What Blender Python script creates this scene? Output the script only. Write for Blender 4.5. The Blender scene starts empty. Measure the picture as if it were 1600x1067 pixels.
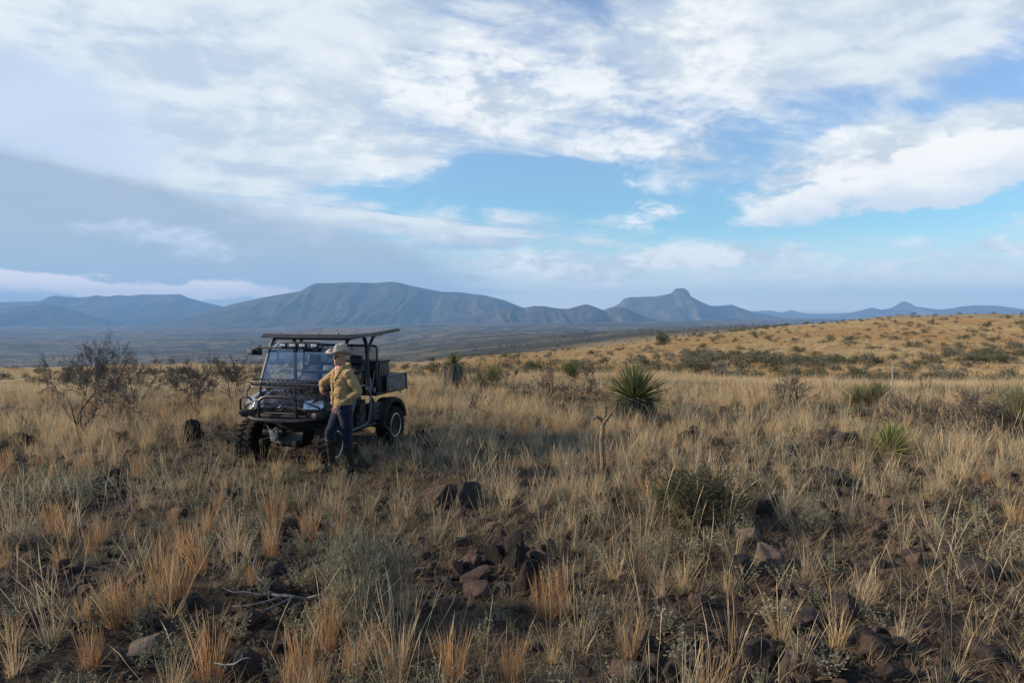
import bpy, bmesh, math, random
import numpy as np
from mathutils import Vector, Matrix

random.seed(11)
R = math.radians
scene = bpy.context.scene
COL = scene.collection

# ------------------------------------------------------------------ camera
CAM_Z = 2.35
PITCH = R(2.28)
cam_d = bpy.data.cameras.new('camera')
cam_d.lens = 24.0
cam_d.sensor_width = 36.0
cam_d.clip_start = 0.05
cam_d.clip_end = 90000
cam = bpy.data.objects.new('camera', cam_d)
COL.objects.link(cam)
cam.location = (0, 0, CAM_Z)
cam.rotation_euler = (math.pi / 2 - PITCH, 0, 0)
scene.camera = cam

# ------------------------------------------------------------------ colour management
scene.view_settings.view_transform = 'Standard'
scene.view_settings.look = 'None'
scene.view_settings.exposure = 0.65
scene.view_settings.gamma = 1.0
scene.view_settings.use_curve_mapping = False
scene.cycles.volume_step_rate = 4.0
scene.cycles.max_bounces = 6
scene.cycles.volume_bounces = 2
scene.cycles.transparent_max_bounces = 24
scene.cycles.sample_clamp_indirect = 4.0

# ------------------------------------------------------------------ sun
SUN_EL, SUN_AZ = R(24), R(-88)          # azimuth from +Y towards +X: the sun stands to the left
sun_dir = Vector((math.sin(SUN_AZ) * math.cos(SUN_EL), math.cos(SUN_AZ) * math.cos(SUN_EL), math.sin(SUN_EL)))
sd = bpy.data.lights.new('sun', 'SUN')
sd.energy = 4.4
sd.angle = R(3)
sd.color = (1.0, 0.80, 0.56)
sun = bpy.data.objects.new('sun', sd)
COL.objects.link(sun)
sun.rotation_euler = sun_dir.to_track_quat('Z', 'Y').to_euler()
sun.location = (-40, 0, 30)


# ------------------------------------------------------------------ node helper
class NT:
    def __init__(self, tree):
        self.t = tree
        self.n = tree.nodes
        self.l = tree.links

    def new(self, typ, **kw):
        nd = self.n.new(typ)
        for k, v in kw.items():
            setattr(nd, k, v)
        return nd

    def put(self, sock, v):
        if hasattr(v, 'is_output'):
            self.l.new(v, sock)
        elif v is not None:
            sock.default_value = v

    def m(self, op, a, b=None, c=None, clamp=False):
        nd = self.n.new('ShaderNodeMath')
        nd.operation = op
        nd.use_clamp = clamp
        self.put(nd.inputs[0], a)
        if b is not None:
            self.put(nd.inputs[1], b)
        if c is not None:
            self.put(nd.inputs[2], c)
        return nd.outputs[0]

    def smooth(self, v, a, b, lo=0.0, hi=1.0):
        nd = self.n.new('ShaderNodeMapRange')
        nd.interpolation_type = 'SMOOTHSTEP'
        self.put(nd.inputs[0], v)
        for i, q in enumerate((a, b, lo, hi)):
            self.put(nd.inputs[1 + i], q)
        return nd.outputs[0]

    def lin(self, v, a, b, lo=0.0, hi=1.0):
        nd = self.n.new('ShaderNodeMapRange')
        self.put(nd.inputs[0], v)
        for i, q in enumerate((a, b, lo, hi)):
            self.put(nd.inputs[1 + i], q)
        return nd.outputs[0]

    def mix(self, f, a, b, blend='MIX'):
        nd = self.n.new('ShaderNodeMix')
        nd.data_type = 'RGBA'
        nd.blend_type = blend
        self.put(nd.inputs[0], f)
        for s, q in ((nd.inputs[6], a), (nd.inputs[7], b)):
            if isinstance(q, (tuple, list)) and len(q) == 3:
                q = (*q, 1)
            self.put(s, q)
        return nd.outputs[2]

    def noise(self, vec, scale, detail=4, rough=0.55, dist=0.0, out=0, lac=2.0):
        nd = self.n.new('ShaderNodeTexNoise')
        if vec is not None:
            self.l.new(vec, nd.inputs['Vector'])
        nd.inputs['Scale'].default_value = scale
        nd.inputs['Detail'].default_value = detail
        nd.inputs['Roughness'].default_value = rough
        nd.inputs['Distortion'].default_value = dist
        nd.inputs['Lacunarity'].default_value = lac
        return nd.outputs[out]

    def comb(self, x, y, z=0.0):
        nd = self.n.new('ShaderNodeCombineXYZ')
        for s, q in zip(nd.inputs, (x, y, z)):
            self.put(s, q)
        return nd.outputs[0]

    def sep(self, v):
        nd = self.n.new('ShaderNodeSeparateXYZ')
        self.l.new(v, nd.inputs[0])
        return nd.outputs


# ------------------------------------------------------------------ world: sky with clouds
world = bpy.data.worlds.new('World')
scene.world = world
world.use_nodes = True
W = NT(world.node_tree)
W.n.clear()
w_out = W.new('ShaderNodeOutputWorld')
w_bg = W.new('ShaderNodeBackground')
SKY_STRENGTH = 0.10
w_bg.inputs[1].default_value = SKY_STRENGTH
sky = W.new('ShaderNodeTexSky', sky_type='NISHITA', sun_disc=False)
sky.sun_elevation = SUN_EL
sky.sun_rotation = SUN_AZ
sky.altitude = 1500
sky.air_density = 1.0
sky.dust_density = 0.6
sky.ozone_density = 1.6
tc = W.new('ShaderNodeTexCoord').outputs['Generated']
dx, dy, dz = W.sep(tc)
az = W.m('MULTIPLY', W.m('ARCTAN2', dx, dy), 57.2958)
el = W.m('MULTIPLY', W.m('ARCSINE', dz, clamp=False), 57.2958)
# cloud-layer coordinates (a flat layer seen in perspective)
inv = W.m('DIVIDE', 1.0, W.m('ADD', W.m('MAXIMUM', dz, 0.0), 0.13))
qx = W.m('MULTIPLY', dx, inv)
qy = W.m('MULTIPLY', dy, inv)
# wisps drawn out along one wind direction
CA, SA = math.cos(R(24)), math.sin(R(24))
u_ = W.m('ADD', W.m('MULTIPLY', qx, CA), W.m('MULTIPLY', qy, SA))
v_ = W.m('SUBTRACT', W.m('MULTIPLY', qy, CA), W.m('MULTIPLY', qx, SA))
layer = W.comb(qx, qy, 0.3)
streak = W.comb(W.m('MULTIPLY', u_, 0.42), v_, 1.7)
ang = W.comb(W.m('MULTIPLY', az, 0.06), W.m('MULTIPLY', el, 0.13), 0.0)
n_big = W.noise(layer, 1.3, 5, 0.55, 0.4)
n_wisp = W.noise(streak, 3.6, 10, 0.62, 0.55)
n_puff = W.noise(ang, 2.4, 9, 0.60, 0.25)
n_fine = W.noise(ang, 9.0, 6, 0.6, 0.6)
warp_c = W.noise(ang, 1.6, 5, 0.6, 0.3, out=1)
wx, wy, _ = W.sep(warp_c)
azw = W.m('ADD', az, W.m('MULTIPLY', W.m('SUBTRACT', wx, 0.5), 11.0))
elw = W.m('ADD', el, W.m('MULTIPLY', W.m('SUBTRACT', wy, 0.5), 5.0))


def px2ang(px, py):
    x = (px - 800) / 1067.0
    y = (533.5 - py) / 1067.0
    fy = math.cos(PITCH) + y * math.sin(PITCH)
    fz = -math.sin(PITCH) + y * math.cos(PITCH)
    return math.degrees(math.atan2(x, fy)), math.degrees(math.atan2(fz, math.hypot(x, fy)))


def blob(px, py, hw, hh, rot=0.0, soft=1.0, a=None, e=None):
    """soft elliptical patch of sky, centre/half-size given through sky directions; 1 in the middle, 0 outside"""
    ca, ce = px2ang(px, py)
    rw, rh = hw * 0.0537 * 0.93, hh * 0.0537
    xx = W.m('SUBTRACT', a or azw, ca)
    yy = W.m('SUBTRACT', e or elw, ce)
    c, s = math.cos(R(rot)), math.sin(R(rot))
    X = W.m('ADD', W.m('MULTIPLY', xx, c / rw), W.m('MULTIPLY', yy, s / rw))
    Y = W.m('ADD', W.m('MULTIPLY', xx, -s / rh), W.m('MULTIPLY', yy, c / rh))
    r2 = W.m('ADD', W.m('MULTIPLY', X, X), W.m('MULTIPLY', Y, Y))
    return W.smooth(W.m('SQRT', r2), 1.0 + soft * 0.5, max(0.0, 1.0 - soft * 0.6))


def add(*vals):
    o = vals[0]
    for v in vals[1:]:
        o = W.m('ADD', o, v)
    return o


def wt(v, k):
    return W.m('MULTIPLY', v, k)


base_sky = sky.outputs[0]
# a slightly deeper, more teal clear sky, as between these clouds
base_sky = W.mix(1.0, base_sky, W.mix(W.smooth(el, 20, 5), (1.34, 1.30, 1.34), (0.74, 1.04, 1.02)), 'MULTIPLY')

# thin high veil, everywhere above the horizon
veil = add(0.30, wt(W.m('SUBTRACT', n_wisp, 0.5), 2.3), wt(W.m('SUBTRACT', n_big, 0.5), 1.2))
veil_bl = add(wt(blob(120, 90, 520, 220, 0), 0.40), wt(blob(20, 20, 420, 120, 0), 0.60), wt(blob(420, 250, 480, 130, -6), 0.34),
              wt(blob(1000, 10, 900, 60, 0), 0.26), wt(blob(820, 120, 620, 150, 4), 0.34), wt(blob(1350, 225, 380, 70, 8), 0.25),
              wt(blob(1350, 200, 420, 110, 12, 0.9), 0.16),
              wt(blob(760, 345, 320, 40, 0, 0.9), 0.38), wt(blob(300, 330, 420, 120, -6), 0.30),
              wt(blob(850, 290, 390, 38, 3, 0.8), -0.95), wt(blob(1150, 330, 330, 52, 0, 1.0), -0.60),
              wt(blob(1450, 150, 300, 48, 8, 1.0), -0.38), wt(blob(1420, 30, 420, 66, 0, 1.0), 0.62), wt(blob(1430, 215, 330, 30, 9, 0.9), 0.42), wt(blob(1200, 175, 130, 40, 6, 1.0), -0.30), wt(blob(560, 120, 200, 45, 8, 1.0), -0.22))
veil = W.m('ADD', veil, veil_bl)
veil_a = W.smooth(veil, 0.18, 1.05)
# thicker cloud bodies
body = add(wt(W.m('SUBTRACT', n_puff, 0.5), 1.75), wt(W.m('SUBTRACT', n_wisp, 0.5), 0.9), wt(W.m('SUBTRACT', n_fine, 0.5), 0.35), -0.20)
body_bl = add(wt(blob(640, 165, 270, 95, 8, 0.9), 0.68), wt(blob(800, 130, 110, 70, 0, 0.9), 0.3),
              wt(blob(1060, 130, 170, 140, 12, 0.9), 0.74), wt(blob(1000, 240, 190, 40, -8, 0.9), 0.45),
              wt(blob(1390, 288, 230, 44, 6, 0.8), 0.95), wt(blob(1540, 250, 120, 45, 12, 0.8), 0.55),
              wt(blob(1240, 255, 330, 30, 7, 0.9), 0.42), wt(blob(1450, 185, 330, 26, 10, 0.9), 0.35),
              wt(blob(1020, 335, 40, 22, 0, 0.9), 0.6), wt(blob(1200, 383, 90, 14, 0, 0.9), 0.40),
              wt(blob(930, 400, 280, 28, 0, 0.9), 0.62), wt(blob(1200, 428, 560, 34, 0, 0.9), 0.60), wt(blob(1560, 380, 160, 22, 0, 0.9), 0.42),
              wt(blob(260, 300, 420, 60, -4, 0.9), 0.35), wt(blob(860, 292, 380, 36, 3, 0.8), -0.5))
body_a = W.smooth(W.m('ADD', body, body_bl), 0.16, 0.92)
# low grey-blue sheet in the shade, lower left, and the dark wedge at the left edge
elw2 = W.m('ADD', el, W.m('MULTIPLY', W.m('SUBTRACT', wy, 0.5), 2.2))
azw2 = W.m('ADD', az, W.m('MULTIPLY', W.m('SUBTRACT', wx, 0.5), 5.0))
sheet = add(wt(blob(120, 392, 640, 100, -6, 0.5, azw2, elw2), 0.95), wt(blob(-260, 360, 420, 130, 0, 0.6, azw2, elw2), 0.8),
            wt(W.m('SUBTRACT', n_fine, 0.5), 0.45), wt(W.m('SUBTRACT', n_wisp, 0.5), 0.5))
sheet_a = W.smooth(sheet, 0.15, 0.9)
wedge_a = W.smooth(add(wt(blob(-20, 185, 220, 90, -6, 1.0), 1.05), wt(W.m('SUBTRACT', n_puff, 0.5), 0.8)), 0.1, 1.1)
dark_a = W.smooth(add(wt(blob(745, 382, 110, 20, 5, 0.9), 0.9), wt(W.m('SUBTRACT', n_fine, 0.5), 1.2)), 0.25, 0.95)
cream_a = W.smooth(add(wt(blob(270, 448, 250, 15, -3, 0.9), 0.95), wt(blob(-150, 440, 260, 16, 0, 0.9), 0.8), wt(W.m('SUBTRACT', n_puff, 0.5), 1.0)), 0.2, 1.0)
haze_a = W.smooth(el, 7.5, 0.5)
haze_a = W.m('MULTIPLY', haze_a, 0.92)

above = W.smooth(el, -0.5, 0.5)
# brightness of lit cloud: grows towards the sun side by the sky's own glow
lum = W.smooth(n_big, 0.25, 0.75)
C_VEIL = (5.75, 6.05, 6.15)
C_LIT = (6.65, 6.75, 6.65)
C_UNDER = (4.2, 4.6, 5.1)
C_SHEET = (2.55, 3.3, 4.15)
shade = W.smooth(add(n_puff, wt(W.m('SUBTRACT', n_fine, 0.5), 0.6), wt(W.m('SUBTRACT', n_big, 0.5), -0.5)), 0.36, 0.60)
body_col = W.mix(shade, C_UNDER, C_LIT)
col = base_sky
col = W.mix(haze_a, col, (6.3, 6.2, 6.0))
veil_col = W.mix(W.smooth(add(n_puff, wt(W.m('SUBTRACT', n_wisp, 0.5), 0.7)), 0.34, 0.62), (3.9, 4.5, 5.2), C_VEIL)
col = W.mix(W.m('MULTIPLY', veil_a, 0.90), col, veil_col)
col = W.mix(W.m('MULTIPLY', body_a, 0.88), col, body_col)
# the heaped cloud bank at the right: bright rounded tops over a grey base
elw3 = W.m('ADD', el, W.m('MULTIPLY', W.m('SUBTRACT', wy, 0.5), 3.2))
azw3 = W.m('ADD', az, W.m('MULTIPLY', W.m('SUBTRACT', wx, 0.5), 5.0))
heap = add(wt(blob(1400, 292, 215, 36, 9, 0.75, azw3, elw3), 0.95), wt(blob(1540, 262, 120, 44, 14, 0.75, azw3, elw3), 0.75), wt(blob(1010, 336, 60, 18, 8, 1.2, azw3, elw3), 0.5),
           wt(W.m('SUBTRACT', n_puff, 0.5), 2.2), wt(W.m('SUBTRACT', n_fine, 0.5), 1.3), wt(W.m('SUBTRACT', n_wisp, 0.5), 0.6))
heap_a = W.smooth(heap, 0.30, 0.90)
_, ce_ = px2ang(1400, 312)
heap_sh = W.smooth(add(elw3, wt(W.m('SUBTRACT', n_puff, 0.5), 5.0), wt(W.m('SUBTRACT', az, 30.0), -0.09)), ce_ - 0.6, ce_ + 2.0)
col = W.mix(W.m('MULTIPLY', heap_a, 0.93), col, W.mix(heap_sh, (4.8, 5.3, 6.0), (6.9, 6.85, 6.7)))
col = W.mix(W.m('MULTIPLY', wedge_a, 0.80), col, (3.9, 4.7, 6.0))
col = W.mix(W.m('MULTIPLY', sheet_a, 0.86), col, C_SHEET)
wisp_a = W.smooth(add(wt(blob(270, 375, 130, 20, -4, 1.0), 0.8), wt(blob(470, 352, 110, 26, -10, 1.0), 0.5), wt(W.m('SUBTRACT', n_fine, 0.5), 1.6)), 0.3, 1.2)
col = W.mix(W.m('MULTIPLY', wisp_a, 0.7), col, (5.2, 5.8, 6.8))
col = W.mix(W.m('MULTIPLY', dark_a, 0.55), col, (3.0, 3.6, 4.6))
col = W.mix(W.m('MULTIPLY', cream_a, 0.9), col, (8.2, 7.2, 7.0))
col = W.mix(above, (1.2, 1.1, 0.9), col)
W.l.new(col, w_bg.inputs[0])
W.l.new(w_bg.outputs[0], w_out.inputs[0])


# ------------------------------------------------------------------ object helpers
def setp(o, label=None, cat=None, group=None, kind=None):
    if label:
        o['label'] = label
    if cat:
        o['category'] = cat
    if group:
        o['group'] = group
    if kind:
        o['kind'] = kind
    return o


def link(o, parent=None):
    COL.objects.link(o)
    if parent is not None:
        o.parent = parent
    return o


def mesh_obj(name, verts, faces, mat=None, parent=None, smooth=False, mats=None, midx=None):
    me = bpy.data.meshes.new(name)
    me.from_pydata([tuple(v) for v in verts], [], [tuple(f) for f in faces])
    for mm in (mats or ([mat] if mat else [])):
        me.materials.append(mm)
    if midx is not None:
        me.polygons.foreach_set('material_index', midx)
    if smooth:
        me.polygons.foreach_set('use_smooth', [True] * len(me.polygons))
    me.update()
    return link(bpy.data.objects.new(name, me), parent)


def fast_mesh(name, V, F, smooth=True):
    """V (n,3) array, F (m,4) quads array"""
    me = bpy.data.meshes.new(name)
    n, mq = len(V), len(F)
    k = F.shape[1]
    me.vertices.add(n)
    me.vertices.foreach_set('co', np.asarray(V, np.float32).ravel())
    me.loops.add(mq * k)
    me.loops.foreach_set('vertex_index', np.asarray(F, np.int32).ravel())
    me.polygons.add(mq)
    me.polygons.foreach_set('loop_start', np.arange(0, mq * k, k, dtype=np.int32))
    me.polygons.foreach_set('loop_total', np.full(mq, k, np.int32))
    if smooth:
        me.polygons.foreach_set('use_smooth', np.ones(mq, bool))
    me.update(calc_edges=True)
    me.validate()
    return me


def empty(name, loc=(0, 0, 0), rz=0.0):
    o = bpy.data.objects.new(name, None)
    o.empty_display_size = 0.2
    o.location = loc
    o.rotation_euler = (0, 0, rz)
    COL.objects.link(o)
    return o


# ------------------------------------------------------------------ numpy noise
def _hash(ix, iy, seed):
    h = (ix.astype(np.int64) * 374761393 + iy.astype(np.int64) * 668265263 + seed * 1442695041) & 0x7fffffff
    h = ((h ^ (h >> 13)) * 1274126177) & 0x7fffffff
    h = (h ^ (h >> 16)) & 0xffff
    return h / 65535.0


def vnoise(x, y, seed=0):
    x = np.asarray(x, float)
    y = np.asarray(y, float)
    ix, iy = np.floor(x), np.floor(y)
    fx, fy = x - ix, y - iy
    fx = fx * fx * fx * (fx * (fx * 6 - 15) + 10)
    fy = fy * fy * fy * (fy * (fy * 6 - 15) + 10)
    a, b = _hash(ix, iy, seed), _hash(ix + 1, iy, seed)
    c, d = _hash(ix, iy + 1, seed), _hash(ix + 1, iy + 1, seed)
    return (a + (b - a) * fx) * (1 - fy) + (c + (d - c) * fx) * fy - 0.5


def fbm(x, y, octv=4, seed=0, gain=0.5):
    o, a = 0, 1.0
    for k in range(octv):
        o = o + a * vnoise(np.asarray(x) * 2 ** k + 13.7 * k, np.asarray(y) * 2 ** k - 7.3 * k, seed + k)
        a *= gain
    return o


def ridged(x, y, octv=4, seed=0):
    o, a = 0, 1.0
    for k in range(octv):
        o = o + a * (1 - 2 * np.abs(vnoise(np.asarray(x) * 2 ** k + 3.1 * k, np.asarray(y) * 2 ** k + 9.2 * k, seed + k)) * 1.0)
        a *= 0.5
    return o / 2.0


# ------------------------------------------------------------------ terrain: heights along viewing lines over the real place
HOR = 491.0
FPX = 1067.0


def zrow(Y, row):
    return CAM_Z - (row - HOR) / FPX * Y


COLS = {
    -500: [(1, 0.), (17, 0.), (22, -.3), (30, -1.6), (45, -2.8), (70, -4.6), (110, -7), (140, -9), (250, -32), (800, -105), (2000, -152), (3000, -172), (5000, -185), (8000, -172), (12000, -166), (26000, -160)],
    0: [(1, 0.), (18, 0.), (23, -.3), (30, -1.5), (45, -2.5), (70, -4.1), (110, -6.5), (140, -8.3), (250, -30), (800, -100), (2000, zrow(2000, 572)), (3000, zrow(3000, 553)), (5000, zrow(5000, 531)), (8000, zrow(8000, 515)), (12000, zrow(12000, 507)), (26000, -170)],
    400: [(1, 0.), (20, 0.), (25, -.35), (33, -1.5), (45, -2.2), (70, -3.8), (110, -6.2), (150, -8.5), (250, -25), (800, -88), (1600, zrow(1600, 570)), (2500, zrow(2500, 551)), (5000, zrow(5000, 527)), (8000, zrow(8000, 513)), (12000, zrow(12000, 505)), (26000, -160)],
    700: [(1, 0.), (24, 0.), (31, -.6), (42, -2.3), (60, -2.9), (100, -5.3), (160, -8.9), (230, -12.5), (400, zrow(400, 559)), (700, zrow(700, 553)), (1200, zrow(1200, 545)), (1800, zrow(1800, 537)), (2500, zrow(2500, 530)), (5000, zrow(5000, 516)), (8000, zrow(8000, 508)), (12000, zrow(12000, 503)), (26000, -140)],
    850: [(1, 0.), (24, 0.), (31, -.5), (42, -2.0), (60, -2.6), (100, -4.8), (160, -7.7), (230, -10.6), (400, zrow(400, 544)), (700, zrow(700, 538)), (1100, zrow(1100, 533)), (1800, zrow(1800, 527)), (3000, zrow(3000, 519)), (5000, zrow(5000, 512)), (8000, zrow(8000, 506)), (12000, zrow(12000, 502)), (26000, -130)],
    1000: [(1, 0.), (24, 0.), (31, -.5), (42, -1.9), (60, -2.4), (90, -3.6), (130, -4.7), (180, -5.9), (240, -7.6), (320, -12), (600, zrow(600, 524)), (900, zrow(900, 519.5)), (1300, zrow(1300, 517)), (2500, -90), (5000, zrow(5000, 508)), (8000, zrow(8000, 504)), (12000, zrow(12000, 501)), (26000, -120)],
    1200: [(1, 0.), (23, 0.), (31, -.8), (42, -2.2), (55, -2.9), (75, -3.6), (100, -3.8), (140, -3.6), (190, -2.9), (250, -2.2), (330, -5), (600, zrow(600, 512)), (900, zrow(900, 509)), (2000, -60), (5000, zrow(5000, 505)), (8000, zrow(8000, 501)), (12000, zrow(12000, 498)), (26000, -110)],
    1400: [(1, 0.), (22, 0.), (30, -.9), (42, -2.3), (55, -3.0), (75, -3.3), (100, -3.0), (140, -2.0), (190, -.7), (250, .9), (310, 1.8), (420, -2), (900, -30), (2500, -70), (6000, -75), (12000, -90), (26000, -100)],
    1600: [(1, 0.), (22, 0.), (30, -.9), (42, -2.3), (55, -3.0), (75, -3.3), (100, -3.1), (140, -2.0), (190, -.7), (250, 1.4), (300, 2.6), (420, 0), (900, -25), (2500, -70), (6000, -75), (12000, -90), (26000, -100)],
    2100: [(1, 0.), (22, 0.), (30, -.8), (42, -2.0), (55, -2.6), (75, -3.0), (100, -2.8), (140, -1.8), (190, -.6), (250, 1.2), (300, 2.2), (420, 0), (900, -25), (2500, -70), (6000, -75), (12000, -90), (26000, -100)],
}
_LG = np.linspace(0, math.log(26000), 260)
_cx = sorted(COLS)
_Z = []
for c in _cx:
    ys = np.log([p[0] for p in COLS[c]])
    zz = np.array([p[1] for p in COLS[c]])
    g = np.interp(_LG, ys, zz)
    ker = np.exp(-np.linspace(-2, 2, 9) ** 2)
    ker /= ker.sum()
    g = np.convolve(np.pad(g, 4, mode='edge'), ker, 'valid')
    _Z.append(g)
_Z = np.array(_Z)
_TX = np.linspace(_cx[0], _cx[-1], 131)
_ZT = np.array([np.interp(_TX, _cx, _Z[:, k]) for k in range(len(_LG))]).T
ker = np.exp(-np.linspace(-2, 2, 11) ** 2)
ker /= ker.sum()
_ZT = np.array([np.convolve(np.pad(_ZT[:, k], 5, mode='edge'), ker, 'valid') for k in range(len(_LG))]).T


def ground_z(x, y):
    """terrain height at world x, y (arrays or numbers)"""
    x = np.atleast_1d(np.asarray(x, float))
    y = np.atleast_1d(np.asarray(y, float))
    r = np.hypot(x, y) + 1e-6
    azm = np.arctan2(x, y)
    azc = np.clip(azm, -0.885, 0.885)
    Y = np.where(np.abs(azm) < 0.885, y, r * math.cos(0.885))
    px = 800 + FPX * np.tan(azc)
    fi = np.clip((px - _TX[0]) / (_TX[1] - _TX[0]), 0, len(_TX) - 1.001)
    fk = np.clip(np.log(np.maximum(Y, 1.0)) / (_LG[1] - _LG[0]), 0, len(_LG) - 1.001)
    i, k = fi.astype(int), fk.astype(int)
    a, b = fi - i, fk - k
    z = (_ZT[i, k] * (1 - a) + _ZT[i + 1, k] * a) * (1 - b) + (_ZT[i, k + 1] * (1 - a) + _ZT[i + 1, k + 1] * a) * b
    gen = np.interp(np.log(np.maximum(r, 1)), np.log([1, 25, 60, 200, 1000, 4000, 26000]), [0, 0, -2.5, -10, -60, -120, -130])
    w = np.clip((np.abs(azm) - 1.0) / 1.4, 0, 1)
    w = w * w * (3 - 2 * w)
    z = z * (1 - w) + gen * w
    near = np.clip(1 - (r - 22) / 20, 0, 1)
    z = z + near * (0.10 * fbm(x * 0.35, y * 0.35, 2, 3) + 0.06 * fbm(x * 1.6, y * 1.6, 3, 5))
    mid = np.clip((r - 22) / 25, 0, 1) * np.clip(1 - (r - 350) / 500, 0, 1)
    z = z + mid * (0.9 * fbm(x / 28, y / 28, 4, 9) * np.clip(r / 120, 0.25, 1.0))
    far = np.clip((r - 300) / 900, 0, 1) * np.clip(1 - (r - 14000) / 6000, 0.2, 1)
    z = z + far * (40 * fbm(x / 800, y / 800, 5, 21) * np.clip(r / 3500, 0.2, 1.1) + 24 * (ridged(x / 520, y / 520, 4, 31) - 0.6) * np.clip(r / 3500, 0.1, 1))
    return z


def gz(x, y):
    return float(ground_z(x, y)[0])


def px_ray(px, py):
    x = (px - 800) / FPX
    y = (533.5 - py) / FPX
    return np.array([x, math.cos(PITCH) + y * math.sin(PITCH), -math.sin(PITCH) + y * math.cos(PITCH)])


_TT = np.exp(np.linspace(math.log(2.0), math.log(3000), 2600))


def at(px, py):
    """the ground point (x, y, z) that is seen at a point of the photograph"""
    d = px_ray(px, py)
    X, Y, Zr = d[0] * _TT, d[1] * _TT, CAM_Z + d[2] * _TT
    k = np.argmax(Zr < ground_z(X, Y))
    if k == 0:
        k = len(_TT) - 1
    return float(X[k]), float(Y[k]), gz(X[k], Y[k])


# ------------------------------------------------------------------ ground sheet
def new_mat(name, rough=0.9):
    m = bpy.data.materials.new(name)
    m.use_nodes = True
    T = NT(m.node_tree)
    b = T.n['Principled BSDF']
    b.inputs['Roughness'].default_value = rough
    b.inputs['Specular IOR Level'].default_value = 0.3
    return m, T, b


def ground_material():
    m, T, b = new_mat('ground_cover', 0.95)
    b.inputs['Specular IOR Level'].default_value = 0.1
    pos = T.new('ShaderNodeNewGeometry').outputs['Position']
    X, Y, Z = T.sep(pos)
    flat = T.comb(X, Y, 0)
    r = T.m('SQRT', T.m('ADD', T.m('MULTIPLY', X, X), T.m('MULTIPLY', Y, Y)))
    # near: dark stony soil
    n1 = T.noise(flat, 1.3, 8, 0.65)
    n2 = T.noise(flat, 14.0, 6, 0.65)
    n3 = T.noise(flat, 0.35, 4, 0.6)
    soil = T.mix(T.smooth(n2, 0.35, 0.68), (0.012, 0.0105, 0.0095), (0.048, 0.039, 0.032))
    soil = T.mix(T.m('MULTIPLY', T.smooth(n1, 0.52, 0.66), 0.6), soil, (0.085, 0.058, 0.043))
    soil = T.mix(T.m('MULTIPLY', T.smooth(n3, 0.45, 0.62), 0.5), soil, (0.10, 0.085, 0.060))
    # middle: dry golden grassland with bare orange patches
    g1 = T.noise(flat, 0.9, 8, 0.7)
    g2 = T.noise(flat, 0.06, 6, 0.6)
    g3 = T.noise(flat, 0.22, 7, 0.62)
    grass = T.mix(T.smooth(g1, 0.35, 0.65), (0.21, 0.165, 0.095), (0.40, 0.31, 0.17))
    grass = T.mix(T.m('MULTIPLY', T.smooth(g2, 0.45, 0.62), 0.7), grass, (0.30, 0.195, 0.10))
    grass = T.mix(T.m('MULTIPLY', T.smooth(g3, 0.53, 0.63), 0.85), grass, (0.075, 0.066, 0.040))
    # far: scrub valley, dark brush over pale soil
    f1 = T.noise(flat, 0.012, 9, 0.72)
    f2 = T.noise(T.comb(T.m('MULTIPLY', X, 0.6), Y, 0), 0.0022, 9, 0.68, 0.5)
    f3 = T.noise(flat, 0.045, 5, 0.75)
    scrub = T.mix(T.smooth(f1, 0.42, 0.58), (0.030, 0.036, 0.033), (0.145, 0.122, 0.092))
    scrub = T.mix(T.m('MULTIPLY', T.smooth(f2, 0.47, 0.54), 0.85), scrub, (0.030, 0.036, 0.032))
    scrub = T.mix(T.m('MULTIPLY', T.smooth(f3, 0.56, 0.66), 0.6), scrub, (0.035, 0.042, 0.032))
    rr = T.m('ADD', r, T.m('MULTIPLY', T.m('SUBTRACT', g2, 0.5), 40))
    c = T.mix(T.smooth(rr, 22, 46), soil, grass)
    wl = T.smooth(T.m('DIVIDE', X, T.m('MAXIMUM', Y, 1.0)), -0.05, 0.25)      # the grassy ridge runs off to the right
    lo = T.m('ADD', 130, T.m('MULTIPLY', wl, 160))
    fade = T.smooth(T.m('DIVIDE', T.m('ADD', r, T.m('MULTIPLY', T.m('SUBTRACT', f1, 0.5), 160)), lo), 0.85, 2.4)
    c = T.mix(fade, c, scrub)
    T.l.new(c, b.inputs['Base Color'])
    bump = T.new('ShaderNodeBump')
    bump.inputs['Strength'].default_value = 0.7
    bump.inputs['Distance'].default_value = 0.03
    hh = T.m('ADD', T.noise(flat, 9.0, 8, 0.7), T.m('MULTIPLY', T.noise(flat, 40, 3, 0.6), 0.4))
    T.l.new(hh, bump.inputs['Height'])
    T.l.new(bump.outputs[0], b.inputs['Normal'])
    return m


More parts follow.
